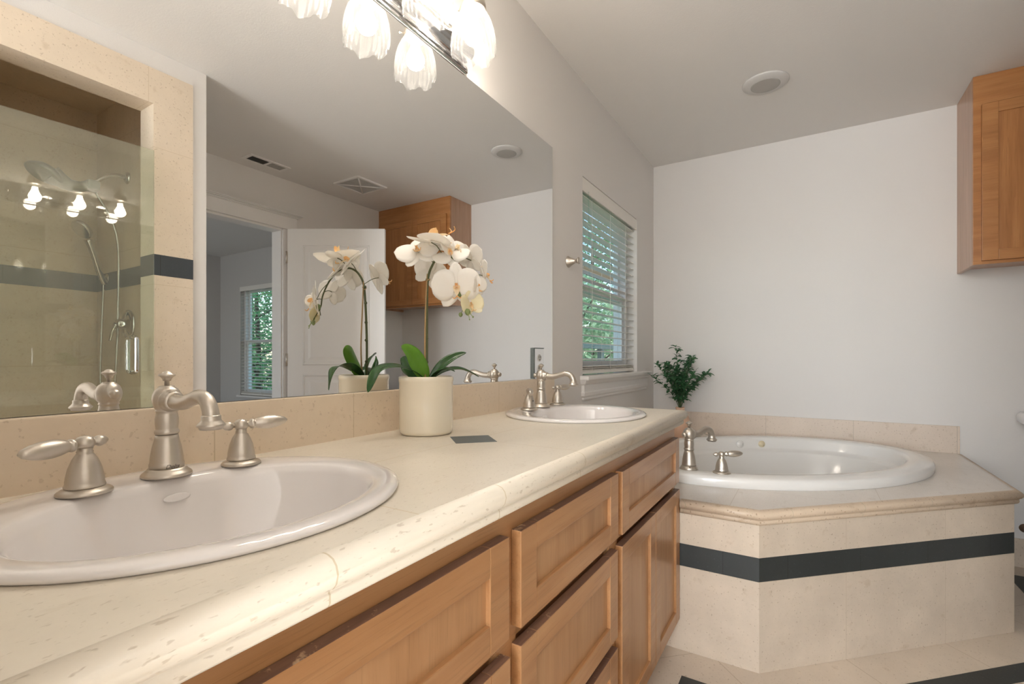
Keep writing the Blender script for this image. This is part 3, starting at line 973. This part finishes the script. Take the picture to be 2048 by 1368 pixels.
for i, x in enumerate(LX):
    bm = B()
    tube(bm, [(x, -.03, 2.044), (x, -.06, 2.075), (x, -.095, 2.135), (x, -.12, 2.150), (x, -.12, 2.125)], .0075, n=12)
    lathe(bm, [(.003, 2.168), (.008, 2.163), (.004, 2.156), (.010, 2.150), (.016, 2.140), (.030, 2.120), (.036, 2.100), (.037, 2.085), (.034, 2.083)][::-1], 28, Matrix.Translation((x, -.12, 0)))
    for a_ in (radians(-20), radians(100), radians(220)):
        lathe(bm, [(.002, .030), (.002, .046), (.0045, .047), (.0045, .051)], 8, axis_mat((x, -.12, 2.092), (cos(a_), sin(a_), 0)))
    ar = obj('lamp_arm', bm, M_nick, lf, world=True)
    bm = B()
    lathe(bm, [(.0600, 0), (.0625, .010), (.0640, .025), (.0635, .045), (.0600, .068), (.0530, .092), (.0440, .112), (.0360, .126), (.0315, .134), (.0315, .142)], 120, Matrix.Translation((x, -.12, 1.953)), cap=False, fn=rib)
    obj('glass_shade', bm, M_shade, lf, world=True)
    bm = B()
    lathe(bm, [(.0005, -.0290), (.0110, -.0268), (.0205, -.0205), (.0270, -.0105), (.0290, 0), (.0272, .0110), (.0225, .0210), (.0170, .0320), (.0135, .0440), (.0130, .0560)], 28, Matrix.Translation((x, -.12, 2.012)))
    obj('bulb', bm, M_bulb, lf, world=True)

# ------------------------------------------------------------------ orchid
PX, PY, PR, PZ = .9345, -.121, .0675, ZC + .0005
orc = thing('potted_orchid', 'white orchid in a cream glazed pot on the counter between the sinks', 'orchid', (PX, PY, PZ))
bm = B(); lathe(bm, [(PR - .010, 0), (PR - .004, .001), (PR - .001, .006), (PR, .012), (PR + .0005, .07), (PR, .130), (PR + .0012, .132), (PR + .0018, .138), (PR + .0012, .1435), (PR - .002, .1450), (PR - .006, .1440), (PR - .007, .135), (PR - .008, .120)], 64)
obj('pot', bm, M_pot, orc)
bm = B(); lathe(bm, [(PR - .0075, .100), (PR - .0075, .128), (PR - .02, .132), (.01, .133)], 40)
obj('moss', bm, M_soil, orc)
SB = Vector((.938, -.119, 1.000))
stem_pts = [(.940, -.117, 1.00), (.941, -.117, 1.10), (.939, -.119, 1.20), (.937, -.125, 1.275), (.935, -.143, 1.308), (.931, -.163, 1.323), (.927, -.183, 1.327), (.920, -.207, 1.319), (.912, -.233, 1.300), (.905, -.250, 1.270), (.900, -.257, 1.245), (.897, -.259, 1.220), (.893, -.270, 1.200), (.889, -.286, 1.178)]
bm = B(); P_ = tube(bm, stem_pts, [.0034, .0034, .0032, .0030, .0028, .0026, .0024, .0022, .0020, .0016, .0012], n=12)
for z in (1.06, 1.12, 1.17, 1.225, 1.27):
    lathe(bm, [(.0034, -.003), (.0048, 0), (.0036, .004)], 12, Matrix.Translation((.9405 - (z - 1) * .01, -.1175 - max(0, z - 1.2) * .06, z)))
obj('stem', bm, M_ostem, orc, world=True)
bm = B(); tube(bm, [(.930, -.122, 1.00), (.926, -.124, 1.10), (.930, -.123, 1.20), (.935, -.124, 1.285)], [.0022, .0021, .0019, .0015], n=8)
tube(bm, [(.9345, -.122, 1.262), (.9395, -.1195, 1.266), (.9425, -.124, 1.270), (.938, -.129, 1.272), (.933, -.125, 1.268)], .0015, n=6)
obj('stake', bm, M_stake, orc, world=True)

def leaf(bm, pts, wmax, up, fold=.25, n=18, peak=.5, tip=.08, mi=0, twist=0.0):
    P = catmull(pts, 8)
    m = len(P)
    rows = []
    for i, p in enumerate(P):
        t = i / (m - 1)
        d = (P[min(i + 1, m - 1)] - P[max(i - 1, 0)]).normalized()
        u = Vector(up)
        s = d.cross(u).normalized()
        s = Matrix.Rotation(twist * t, 3, d) @ s
        nn = s.cross(d).normalized()
        wd = wmax * (math.sin(pi * (t ** (math.log(.5) / math.log(peak)))) ** .7 if 0 < t < 1 else 0) 
        wd = max(wd, wmax * .18 * (1 - t)) + 1e-4
        row = []
        for k in range(-3, 4):
            q = k / 3
            row.append(bm.verts.new(p + s * (q * wd / 2) + nn * (abs(q) * fold * wd / 2)))
        rows.append(row)
    for i in range(m - 1):
        for k in range(6):
            f = bm.faces.new((rows[i][k], rows[i][k + 1], rows[i + 1][k + 1], rows[i + 1][k]))
            f.smooth = True; f.material_index = mi
def solid(o, th):
    md = o.modifiers.new('solid', 'SOLIDIFY'); md.thickness = th; md.offset = 0
for pts, wd, up, mt, fo_ in (
    ([(.936, -.121, 1.010), (.915, -.120, 1.040), (.885, -.115, 1.080), (.858, -.109, 1.100)], .046, (-.55, -.6, .45), M_oleafb, .35),
    ([(.934, -.118, 1.012), (.898, -.112, 1.036), (.850, -.098, 1.050), (.804, -.084, 1.040), (.783, -.076, .990)], .038, (0, -.25, 1), M_oleaf, .18),
    ([(.942, -.122, 1.010), (.965, -.140, 1.045), (.995, -.158, 1.070), (1.030, -.176, 1.085)], .027, (-.3, -.5, .8), M_oleaf, .45),
    ([(.942, -.123, 1.012), (.975, -.145, 1.034), (1.015, -.172, 1.040), (1.056, -.199, 1.020)], .034, (0, -.2, 1), M_oleaf, .3),
    ([(.936, -.115, 1.010), (.928, -.088, 1.036), (.920, -.066, 1.058), (.916, -.050, 1.070)], .044, (0, .75, .5), M_oleaf, .3),
    ([(.940, -.126, 1.010), (.948, -.150, 1.034), (.958, -.168, 1.042), (.972, -.184, 1.036)], .040, (.1, -.3, 1), M_oleaf, .2)):
    bm = B(); leaf(bm, pts, wd, up, fo_)
    solid(obj('leaf', bm, mt, orc, world=True, norm=False), .0012)

def petal(bm, M, L, W, cup, back, n=9, point=.0, mi=0):
    rows = []
    for i in range(n + 1):
        t = i / n
        wd = W * math.sqrt(max(0, 1 - (2 * (t ** .85) - 1) ** 2)) * (1 - point * t * .4) + .0006
        row = []
        for k in range(-3, 4):
            q = k / 3
            x = q * wd / 2
            y = t * L
            z = -cup * (q * q) * wd * .5 + back * t * t * L
            row.append(bm.verts.new(M @ Vector((x, y, z))))
        rows.append(row)
    for i in range(n):
        for k in range(6):
            f = bm.faces.new((rows[i][k], rows[i][k + 1], rows[i + 1][k + 1], rows[i + 1][k])); f.smooth = True; f.material_index = mi

def flower(c, face, size, roll=0.0, mat=None, lip=None, cupf=0.0, stem_to=None, ls=1.0):
    """face: direction the flower looks; roll about it; size = full width"""
    f = Vector(face).normalized()
    up = Vector((0, 0, 1)) if abs(f.z) < .95 else Vector((1, 0, 0))
    xx = up.cross(f).normalized(); yy = f.cross(xx).normalized()
    R0 = Matrix((xx, yy, f)).transposed()
    M0 = Matrix.Translation(Vector(c)) @ (R0 @ Matrix.Rotation(roll, 3, 'Z')).to_4x4()
    S = size / 2
    bm = B()
    def Rz(a): return Matrix.Rotation(a, 4, 'Z')
    def tiltm(a): return Matrix.Rotation(a, 4, 'X')
    for a in (radians(82), radians(-82)):                      # broad side petals
        petal(bm, M0 @ Rz(a) @ tiltm(cupf) @ Matrix.Translation((0, S * .02, .002)), S * 1.0, S * 1.26, .12, .10 - .3 * cupf)
    for a in (0, radians(142), radians(-142)):                 # sepals behind
        petal(bm, M0 @ Rz(a) @ tiltm(cupf * .8) @ Matrix.Translation((0, S * .02, -.002)), S * .95, S * .66, .12, -.06, point=.5)
    o = obj('flower', bm, mat or M_petal, orc, world=True, norm=False)
    solid(o, .0007)
    bm = B()
    l = S * .40 * ls
    petal(bm, M0 @ Rz(pi) @ tiltm(.9) @ Matrix.Translation((0, 0, .002)), l * 1.2, l * .75, -.5, -.35, n=6, point=.8)
    for f_ in bm.faces: f_.material_index = 1
    for a in (radians(120), radians(-120)):
        petal(bm, M0 @ Rz(a) @ tiltm(1.05) @ Matrix.Translation((0, 0, .002)), l * .85, l * .6, -.5, .3, n=6)
    for sgn in (-1, 1):
        e = M0 @ Vector((0, -l * 1.0, l * .8)); e2 = M0 @ Vector((sgn * l * .28, -l * 1.25, l * 1.05)); e3 = M0 @ Vector((sgn * l * .42, -l * 1.1, l * 1.25))
        tube(bm, [e, e2, e3], [.0016, .0013, .0007], n=6, sub=4)
    lo = obj('lip', bm, [lip or M_lip, M_lipw], o, world=True, norm=False)
    bm = B(); tube(bm, [M0 @ Vector((0, .0, -.001)), M0 @ Vector((0, -l * .1, l * .5))], [.0028, .0018], n=8, sub=2)
    obj('column', bm, mat or M_petal, o, world=True)
    if stem_to:
        bm = B(); tube(bm, [stem_to, (Vector(stem_to) + Vector(c)) / 2 + Vector((0, 0, .004)), M0 @ Vector((0, 0, -.003))], .0011, n=6)
        obj('pedicel', bm, M_ostem, o, world=True)
    return o
flower((.890, -.178, 1.352), (.10, -.16, .97), .128, roll=radians(150), ls=1.5, stem_to=(.928, -.180, 1.327))
flower((.893, -.130, 1.334), (-.60, -.30, .55), .112, roll=radians(20), stem_to=(.935, -.146, 1.310))
flower((.945, -.205, 1.340), (-.10, -.85, .45), .104, roll=radians(-10), lip=M_lipw, stem_to=(.927, -.186, 1.327))
flower((.880, -.262, 1.2360), (-.80, -.58, -.08), .116, roll=radians(4), stem_to=(.908, -.243, 1.286))
flower((.908, -.280, 1.196), (-.62, -.76, .02), .070, roll=radians(15), mat=M_petaly, cupf=.75, stem_to=(.896, -.260, 1.212))
flower((.918, -.215, 1.318), (-.55, -.25, .70), .094, roll=radians(200), stem_to=(.922, -.200, 1.322))
flower((.972, -.100, 1.300), (.80, .15, .30), .100, roll=radians(30), stem_to=(.937, -.124, 1.278))
flower((.975, -.236, 1.315), (.85, -.35, .25), .092, roll=radians(-15), stem_to=(.918, -.212, 1.316))
flower((.905, -.300, 1.238), (-.05, -.98, -.05), .055, roll=radians(5), cupf=.4, stem_to=(.900, -.257, 1.240))
flower((.955, -.285, 1.270), (.62, -.66, .10), .082, roll=radians(-25), stem_to=(.904, -.252, 1.262))
for c, r, e in (((.890, -.262, 1.218), .0075, (.897, -.259, 1.222)), ((.890, -.286, 1.176), .0068, (.893, -.272, 1.196)), ((.882, -.272, 1.170), .0048, (.891, -.276, 1.190)), ((.889, -.302, 1.164), .0022, (.889, -.288, 1.178)), ((.884, -.296, 1.158), .0016, (.889, -.288, 1.178))):
    bm = B(); lathe(bm, [(r * .05, -r * 1.2), (r * .55, -r * .95), (r * .95, -r * .3), (r, .2 * r), (r * .7, r * .85), (r * .1, r * 1.15)], 16, Matrix.Translation(c))
    tube(bm, [e, (Vector(e) + Vector(c)) / 2, c], .0008, n=6)
    obj('bud', bm, M_bud, orc, world=True)

# ------------------------------------------------------------------ bathtub, deck
DZK = .5557
td = thing('tub_surround', 'limestone tiled bathtub surround with a dark slate band and angled front', 'tub surround', (P1.x, P1.y, 0), DANG)
# angled front panel, local x runs along the front
LN = (P2 - P1).length
def band_boxes(mk):
    for name, z0, z1, mat in (('lower_tile_panel', 0, .3094, M_panel), ('slate_band', .3094, .3909, M_slate), ('upper_tile_panel', .3909, .5050, M_panel)):
        mk(name, z0, z1, mat)
def mk(name, z0, z1, mat):
    bm = B(); e = .0
    prism(bm, [(0, 0), (LN, 0), (LN - .012, .02), (.012, .02)], z0 + .0004, z1 - .0004)
    obj(name, bm, mat, td)
band_boxes(mk)
def side(name_, A, Bq, sign):
    A, Bq = Vector(A), Vector(Bq)
    d = (Bq - A); L = d.length; d.normalize()
    nrm = Vector((-d.y, d.x)) * sign
    ang = math.atan2(d.y, d.x)
    mloc = Matrix.LocRotScale(td.location, td.rotation_euler, None).inverted() @ Matrix.Translation((A.x, A.y, 0)) @ Matrix.Rotation(ang, 4, 'Z')
    def mk2(name, z0, z1, mat):
        bm = B(); prism(bm, [(0, 0), (L, 0), (L, .02 * sign), (.008, .02 * sign)], z0 + .0004, z1 - .0004)
        o = obj(name, bm, mat, td); o.matrix_local = mloc
    band_boxes(mk2)
side('left', (P1.x, P1.y), (P1.x, -.005), -1)
side('right', (P2.x, P2.y), (FX - .001, P2.y), 1)
TC, TA, TB, TANG = (2.729, -.777), .786, .535, radians(-44.8)
bm = B()
poly = [(P1.x, P1.y), (P2.x, P2.y), (FX - .001, P2.y), (FX - .001, -.001), (P1.x, -.001)]
poly = poly[::1]
ring_plate(bm, poly, (TC[0], TC[1], TA - .03, TB - .03, TANG), DZK, .02)
dk = obj('deck_top', bm, M_deck, td, world=True); roomspace(dk)
bm = B()
sweep(bm, [(P1.x, -.5522), (P1.x, P1.y), (P2.x, P2.y), (FX - .001, P2.y)], [(0, DZK), (.006, DZK + .0003), (.014, .5535), (.021, .549), (.025, .541), (.024, .533), (.019, .526), (.013, .5225), (.012, .520), (.014, .516), (.013, .510), (.009, .505), (0, .503)])
obj('deck_edge', bm, M_dnose, td, world=True)
bm = B(); box(bm, FX - .013, FX - .0005, -1.642, -.014, DZK, .7038, .0015)
tag(obj('tub_backsplash', bm, M_splash_e), 'low limestone tile backsplash on the far wall behind the bathtub', 'backsplash')
bm = B(); box(bm, 1.90, FX - .0135, -.013, -.0005, DZK, .7038, .0015)
tag(obj('tub_backsplash', bm, M_splash), 'short limestone backsplash on the window wall behind the bathtub', 'backsplash')

tb = thing('bathtub', 'oval white drop-in bathtub set in the limestone deck', 'bathtub', (TC[0], TC[1], DZK), TANG)
n = 128
def R(a, b, z, dx=0): return [(dx + a * cos(2 * pi * k / n), b * sin(2 * pi * k / n), z) for k in range(n)]
bm = B()
loft(bm, [R(TA - .003, TB - .003, .0003), R(TA, TB, .004), R(TA, TB, .030), R(TA - .004, TB - .004, .038), R(TA - .012, TB - .012, .0435), R(TA - .05, TB - .05, .0460), R(TA - .090, TB - .088, .0445), R(TA - .100, TB - .098, .0400), R(TA - .106, TB - .104, .0300),
          R(TA - .118, TB - .114, -.010), R(TA - .124, TB - .120, -.022), R(TA - .150, TB - .142, -.028), R(TA - .158, TB - .148, -.036), R(TA - .190, TB - .165, -.18), R(TA - .24, TB - .20, -.30), R(TA - .32, TB - .27, -.36), R(.2, .12, -.375), R(.02, .02, -.378)], cap_last=True)
loft(bm, [R(TA - .035, TB - .035, .0002), R(TA - .09, TB - .09, -.04), R(TA - .16, TB - .14, -.2), R(TA - .25, TB - .22, -.39), R(.1, .06, -.40)], cap_last=True, flip=True)
obj('tub_shell', bm, M_tubm, tb, norm=False)
# round caps on the inner far wall
for (a_, mt, rr) in ((1.32, M_tubm, .022), (1.12, M_gold, .019)):
    x, y = (TA - .116) * cos(a_), (TB - .112) * sin(a_)
    nx, ny = -cos(a_) / TA, -sin(a_) / TB
    bm = B(); lathe(bm, [(rr, 0), (rr, .003), (rr * .85, .007), (rr * .55, .007), (rr * .5, .0095), (rr * .2, .010)], 28, axis_mat((x, y, .008), (nx, ny, .12)))
    obj('jet_cap', bm, mt, tb)
tf = make_faucet('brushed nickel bathtub faucet on the tub rim beside the vanity', (2.136, -.519, DZK + .0455), math.atan2(.917, .4) + pi * 1.0 + 0, [], s=1.27, tub=True)
tf.rotation_euler.z = math.atan2(-.40, .917) + pi / 2
fr_ = tf.rotation_euler.z
def loc_of(x, y):
    dx, dy = x - 2.136, y + .519
    return (dx * cos(-fr_) - dy * sin(-fr_), dx * sin(-fr_) + dy * cos(-fr_))
for (hx, hy, wd) in ((2.133, -.648, (.55, -.83)), (2.170, -.392, (.75, .65))):
    lx, ly = loc_of(hx, hy)
    dx, dy = wd[0] * cos(-fr_) - wd[1] * sin(-fr_), wd[0] * sin(-fr_) + wd[1] * cos(-fr_)
    handle_parts(tf, lx, ly, (dx, dy, .03), 1.16)

# ------------------------------------------------------------------ vase of greenery
gx, gy = 3.255, -.235
vs = thing('vase_of_greenery', 'terracotta vase of dark green leafy sprigs in the corner of the tub deck', 'plant', (gx, gy, DZK))
bm = B(); lathe(bm, [(.034, 0), (.040, .004), (.055, .05), (.060, .09), (.055, .13), (.040, .158), (.028, .172), (.026, .184), (.030, .196), (.026, .196), (.022, .184), (.024, .172)], 40)
obj('vase', bm, M_vase, vs)
rnd = random.Random(11)
for si in range(20):
    a = si / 20 * 2 * pi + rnd.uniform(-.2, .2)
    sp_ = rnd.uniform(.06, .20) if si % 3 else rnd.uniform(.15, .21)
    hh = rnd.uniform(.20, .38) * (1.1 - sp_ * 1.4)
    if si == 4: sp_, hh = .03, .40
    # keep sprigs off the walls
    tx = max(-.24, min(.17, cos(a) * sp_)); ty = max(-.24, min(.19, sin(a) * sp_))
    base = Vector((0, 0, .18)); mid1 = Vector((tx * .25, ty * .25, .18 + hh * .45)); tipp = Vector((tx, ty, .19 + hh))
    bm = B(); P_ = tube(bm, [base, mid1, (mid1 + tipp) / 2 + Vector((0, 0, .01)), tipp], [.0022, .0017, .0012, .0007], n=6, sub=6)
    so = obj('sprig', bm, M_gstem, vs)
    bm = B()
    for i in range(4, len(P_), 1):
        t_ = i / len(P_)
        for sd_ in range(3):
            p = P_[i]
            aa = rnd.uniform(0, 2 * pi); el = rnd.uniform(-.3, .9)
            L = rnd.uniform(.030, .052)
            d = Vector((cos(aa) * cos(el), sin(aa) * cos(el), sin(el)))
            q = p + d * L
            w_ = vs.location
            if q.x + w_.x > FX - .02 or q.y + w_.y > -.02: continue
            leaf(bm, [p, p + d * L * .5 + Vector((0, 0, L * .08)), q + Vector((0, 0, -L * .1))], L * .36, (rnd.uniform(-.5, .5), rnd.uniform(-.5, .5), 1), .25)
    obj('leaf_cluster', bm, M_gleaf, so, norm=False)

# ------------------------------------------------------------------ wall cabinet
wc = thing('wall_cabinet', 'honey wood two door wall cabinet up to the ceiling in the far right corner', 'cabinet', (3.33, -2.05, 1.525))
bm = B()
box(bm, 3.200, FX - .001, -1.650, -1.632, 1.525, CZ - .001, .001); box(bm, 3.200, FX - .001, DY + .001, DY + .019, 1.525, CZ - .001, .001)
box(bm, 3.200, FX - .001, DY + .019, -1.650, 1.545, 1.560)
box(bm, 3.200, FX - .001, DY + .019, -1.650, CZ - .02, CZ - .001)
obj('carcass', bm, M_cabs, wc, world=True)
bm = B()
box(bm, 3.180, 3.199, DY + .001, -1.632, 2.30, CZ - .001, .001, 0); box(bm, 3.180, 3.199, DY + .001, -1.632, 1.525, 1.566, .001, 0)
for y0, y1 in ((-1.672, -1.632), (DY + .001, DY + .04), (-2.065, -2.025)): box(bm, 3.1795, 3.199, y0, y1, 1.566, 2.30, .001, 1)
fo = obj('face_frame', bm, [M_cabh, M_cabv], wc, world=True); roomspace(fo)
for y0, y1 in ((-2.040, -1.660), (-2.440, -2.044)):
    front('cabinet_door', y0, y1, 1.540, 2.292, wc, fy=3.160, fw=.058, mats=[M_cabh, M_cabv, M_cabh], yax=True, worn=False)

# ------------------------------------------------------------------ ceiling fittings
rl = thing('recessed_light', 'round white recessed ceiling light above the bathtub, unlit', 'light', (2.703, -.767, CZ))
bm = B(); lathe(bm, [(.105, -.0005), (.105, -.004), (.100, -.008), (.085, -.012), (.070, -.015), (.066, -.015)], 48)
obj('trim_ring', bm, M_white, rl)
bm = B(); lathe(bm, [(.067, -.0135), (.066, -.016), (.060, -.0165), (.01, -.0165)], 48)
obj('lens', bm, M_lens, rl)
vt = thing('ceiling_vent', 'white rectangular ceiling air register near the doorway, seen in the mirror', 'vent', (1.975, -2.295, CZ))
bm = B()
def hf(bm, hx, hy, fx_, z0=-.006):
    box(bm, -hx, hx, hy - fx_, hy, z0, -.0003); box(bm, -hx, hx, -hy, -hy + fx_, z0, -.0003)
    box(bm, -hx, -hx + fx_, -hy + fx_, hy - fx_, z0, -.0003); box(bm, hx - fx_, hx, -hy + fx_, hy - fx_, z0, -.0003)
hf(bm, .145, .062, .022); box(bm, .0, .018, -.04, .04, -.006, -.0003)
obj('frame', bm, M_trim, vt)
bm = B(); box(bm, -.123, .0, -.04, .04, -.0025, -.0004)
obj('duct_opening', bm, M_dark, vt)
bm = B()
for i in range(14): box(bm, -.120 + i * .0088, -.1185 + i * .0088, -.04, .04, -.0055, -.0026)
obj('louver_open', bm, plain('louver_dark', (.12, .12, .11), .6), vt)
bm = B()
for i in range(10): box(bm, .022 + i * .0102, .030 + i * .0102, -.04, .04, -.0045, -.0005)
obj('louver_closed', bm, M_lens, vt)
fn_ = thing('exhaust_fan_grille', 'square white exhaust fan grille on the ceiling, seen in the mirror', 'fan grille', (2.617, -2.075, CZ))
bm = B()
hf(bm, .147, .140, .018, -.012)
for s in (1, -1):
    tube(bm, [(-.13, -.125 * s, -.010), (.13, .125 * s, -.010)], .006, n=6, sub=1)
obj('frame', bm, M_trim, fn_)
bm = B()
for i in range(12):
    q = .128 * (1 - i / 12)
    hf(bm, q, q * .95, .006, -.008 - i * .0003)
box(bm, -.12, .12, -.11, .11, -.004, -.0005)
obj('louver', bm, plain('grille_grey', (.58, .57, .55), .5), fn_)

# ------------------------------------------------------------------ doorway
bm = B()
box(bm, DX1 - .012, DX1, DY - .115, DY, 0, DZ); box(bm, DX0, DX0 + .012, DY - .115, DY, 0, DZ); box(bm, DX0 + .012, DX1 - .012, DY - .115, DY, DZ - .012, DZ)
box(bm, DX1 - .004, DX1 + .115, DY, DY + .016, 0, DZ + .002, .003); box(bm, DX0 - .115, DX0 + .004, DY, DY + .016, 0, DZ + .002, .003)
struct('trim_7', bm, M_trim)
bm = B()
xh0, xh1 = DX0 - .13, DX1 + .135
box(bm, xh0 + .01, xh1 - .01, DY, DY + .018, DZ + .004, DZ + .016, .003)
box(bm, xh0 + .02, xh1 - .02, DY, DY + .014, DZ + .016, DZ + .100, .002)
for i, (e, z) in enumerate(((.020, .100), (.028, .106), (.036, .113), (.050, .119))): box(bm, xh0 + .02 - e * .6, xh1 - .02 + e * .6, DY, DY + e, DZ + z, DZ + z + .0058)
struct('trim_8', bm, M_trim)
# open door leaf
hp = Vector((2.204, -2.401)); fp = Vector((2.588, -1.778))
dr = thing('door_1', 'white raised panel interior door standing open, seen in the mirror', 'door', (hp.x, hp.y, .01), math.atan2(fp.y - hp.y, fp.x - hp.x))
dr['kind'] = 'structure'
LW = (fp - hp).length; LH = 2.035
# local +x along the leaf; visible face is local +y
bm = B(); box(bm, 0, LW, -.034, 0, 0, LH, .002)
lf_ = obj('door_leaf', bm, M_trim, dr)
def rpanel(z0, z1):
    x0, x1 = .125, LW - .125
    bm = B()
    o_ = [(x0, z0), (x1, z0), (x1, z1), (x0, z1)]
    def rect(e, y): return [(x0 + e, y, z0 + e), (x1 - e, y, z0 + e), (x1 - e, y, z1 - e), (x0 + e, y, z1 - e)]
    loft(bm, [rect(-.012, -.001), rect(-.006, .006), rect(.0, .006), rect(.008, .0005), rect(.030, .0008), rect(.052, .0055)], smooth=False)
    obj('raised_panel', bm, M_trim, lf_)
rpanel(1.02, 1.90); rpanel(.22, .93)
for s, y in ((1, 0), (-1, -.034)):
    bm = B(); lathe(bm, [(.026, 0), (.026, .004), (.012, .008), (.010, .03), (.022, .038), (.027, .050), (.020, .062), (.004, .066)], 28, axis_mat((LW - .06, y, .92), (0, s, 0)))
    obj('door_knob', bm, M_nick, dr)
for z in (.25, 1.05, 1.82):
    bm = B(); lathe(bm, [(.007, -.045), (.007, .045)], 12, Matrix.Translation((-.006, .0, z)))
    obj('hinge', bm, M_nick, dr)

# ------------------------------------------------------------------ toilet (only its tank edge shows)
tl = thing('toilet', 'white toilet tank edge at the right side of the frame past the tub', 'toilet', (3.15, -2.09, 0))
bm = B()
def sq(x0, x1, y0, y1, z, r=.035, m=40):
    cx, cy, hx, hy = (x0 + x1) / 2, (y0 + y1) / 2, (x1 - x0) / 2, (y1 - y0) / 2
    out = []
    for k in range(m):
        a = 2 * pi * k / m
        c, s = cos(a), sin(a)
        e = .28
        out.append((cx + hx * math.copysign(abs(c) ** e, c), cy + hy * math.copysign(abs(s) ** e, s), z))
    return out
loft(bm, [sq(3.30, 3.47, -2.27, -1.91, .40), sq(3.28, 3.472, -2.285, -1.895, .55), sq(3.275, 3.472, -2.29, -1.888, .735)])
obj('tank', bm, M_porc, tl, world=True)
bm = B(); loft(bm, [sq(3.262, 3.474, -2.305, -1.862, .740), sq(3.250, 3.475, -2.318, -1.848, .752), sq(3.250, 3.475, -2.318, -1.848, .785), sq(3.262, 3.474, -2.305, -1.862, .800)])
obj('tank_lid', bm, M_porc, tl, world=True)
def el(cx, cy, a, b, z, m=48): return [(cx + a * cos(2 * pi * k / m), cy + b * sin(2 * pi * k / m), z) for k in range(m)]
bm = B(); loft(bm, [el(3.14, -2.09, .22, .11, 0.0), el(3.13, -2.09, .20, .10, .08), el(3.10, -2.09, .20, .11, .20), el(3.06, -2.09, .25, .165, .34), el(3.05, -2.09, .265, .18, .385), el(3.05, -2.09, .22, .13, .385), el(3.05, -2.09, .17, .10, .25), el(3.08, -2.09, .06, .05, .18)])
obj('bowl', bm, M_porc, tl, world=True)
bm = B(); loft(bm, [el(3.05, -2.09, .262, .178, .388), el(3.05, -2.09, .268, .183, .398), el(3.05, -2.09, .262, .178, .42), el(3.05, -2.09, .2, .12, .424)])
obj('seat_lid', bm, M_porc, tl, world=True)
sv = thing('supply_valve', 'small bronze toilet supply valve on the wall just above the baseboard', 'valve', (FX, -1.892, .20))
bm = B(); lathe(bm, [(.022, 0), (.022, .003), (.010, .008), (.008, .035), (.012, .036), (.012, .055), (.006, .058)], 24, axis_mat((0, 0, 0), (-1, 0, 0)))
obj('valve_body', bm, plain('bronze', (.22, .15, .10), .4, metal=.7), sv)
bm = B(); tube(bm, [(-.045, 0, .01), (-.06, -.01, .08), (-.10, -.05, .19)], .004, n=8)
obj('supply_line', bm, M_nick, sv)

# ------------------------------------------------------------------ outdoors
bm = B(); box(bm, -8, 24, -22, 18, -.40, -.35)
gr = obj('lawn', bm, M_grass); gr['kind'] = 'structure'
def tree(label, x, y, z0, rx, rz, n_, seed, mat, group='trees outside the windows'):
    root = thing('tree', label, 'tree', (x, y, -.35), group=group)
    r = random.Random(seed)
    bm = B(); tube(bm, [(0, 0, 0), (.05, .03, z0 * .5), (0, 0, z0 + rz * .7)], [.09, .07, .03], n=8)
    for i in range(7):
        a = r.uniform(0, 2 * pi); h = z0 + r.uniform(-.3, .7) * rz
        tube(bm, [(0, 0, h - .2), (cos(a) * rx * .4, sin(a) * rx * .4, h), (cos(a) * rx * .8, sin(a) * rx * .8, h + .3)], [.03, .02, .008], n=6, sub=3)
    obj('trunk', bm, M_bark, root)
    bm = B()
    for i in range(n_):
        u, v, w_ = r.gauss(0, 1), r.gauss(0, 1), r.gauss(0, 1)
        l = math.sqrt(u * u + v * v + w_ * w_) + 1e-6
        rad = r.uniform(.45, 1.0)
        c = Vector((u / l * rx * rad, v / l * rx * rad, z0 + rz * .3 + w_ / l * rz * rad))
        d = Vector((r.uniform(-1, 1), r.uniform(-1, 1), r.uniform(-.8, .4))).normalized()
        s = d.cross(Vector((r.uniform(-1, 1), r.uniform(-1, 1), 1))).normalized()
        L = r.uniform(.07, .14)
        V = [bm.verts.new(c), bm.verts.new(c + d * L * .5 + s * L * .28), bm.verts.new(c + d * L), bm.verts.new(c + d * L * .5 - s * L * .28)]
        bm.faces.new(V)
    obj('foliage', bm, mat, root, norm=False)
tree('pale green tree nearest the window beside the mirror', 6.3, 2.05, 1.3, .95, 1.2, 5200, 1, M_tree2)
tree('dark leafy tree behind the pale one outside the mirror-side window', 9.7, 3.0, 2.2, 1.7, 2.4, 6500, 2, M_tree)
tree('green tree close outside the bedroom window', 5.6, -8.6, 1.5, 1.4, 1.9, 6500, 4, M_tree)
tree('green tree further outside the bedroom window', 7.8, -12.6, 2.0, 2.0, 2.6, 6500, 5, M_tree)
rg = thing('porch_railing', 'dark painted porch railing with a brown beam outside the window beside the mirror', 'railing', (5.5, .75, -.35))
bm = B(); box(bm, 3.85, 7.5, .72, .78, 1.16, 1.205)
obj('top_rail', bm, M_rail, rg, world=True)
bm = B(); box(bm, 3.85, 7.5, .72, .78, 1.83, 1.895)
obj('beam', bm, plain('brown_beam', (.22, .13, .05), .7), rg, world=True)
for x in (4.36, 5.9, 7.4):
    bm = B(); box(bm, x, x + .05, .725, .775, -.35, 1.16); obj('post', bm, M_rail, rg, world=True)
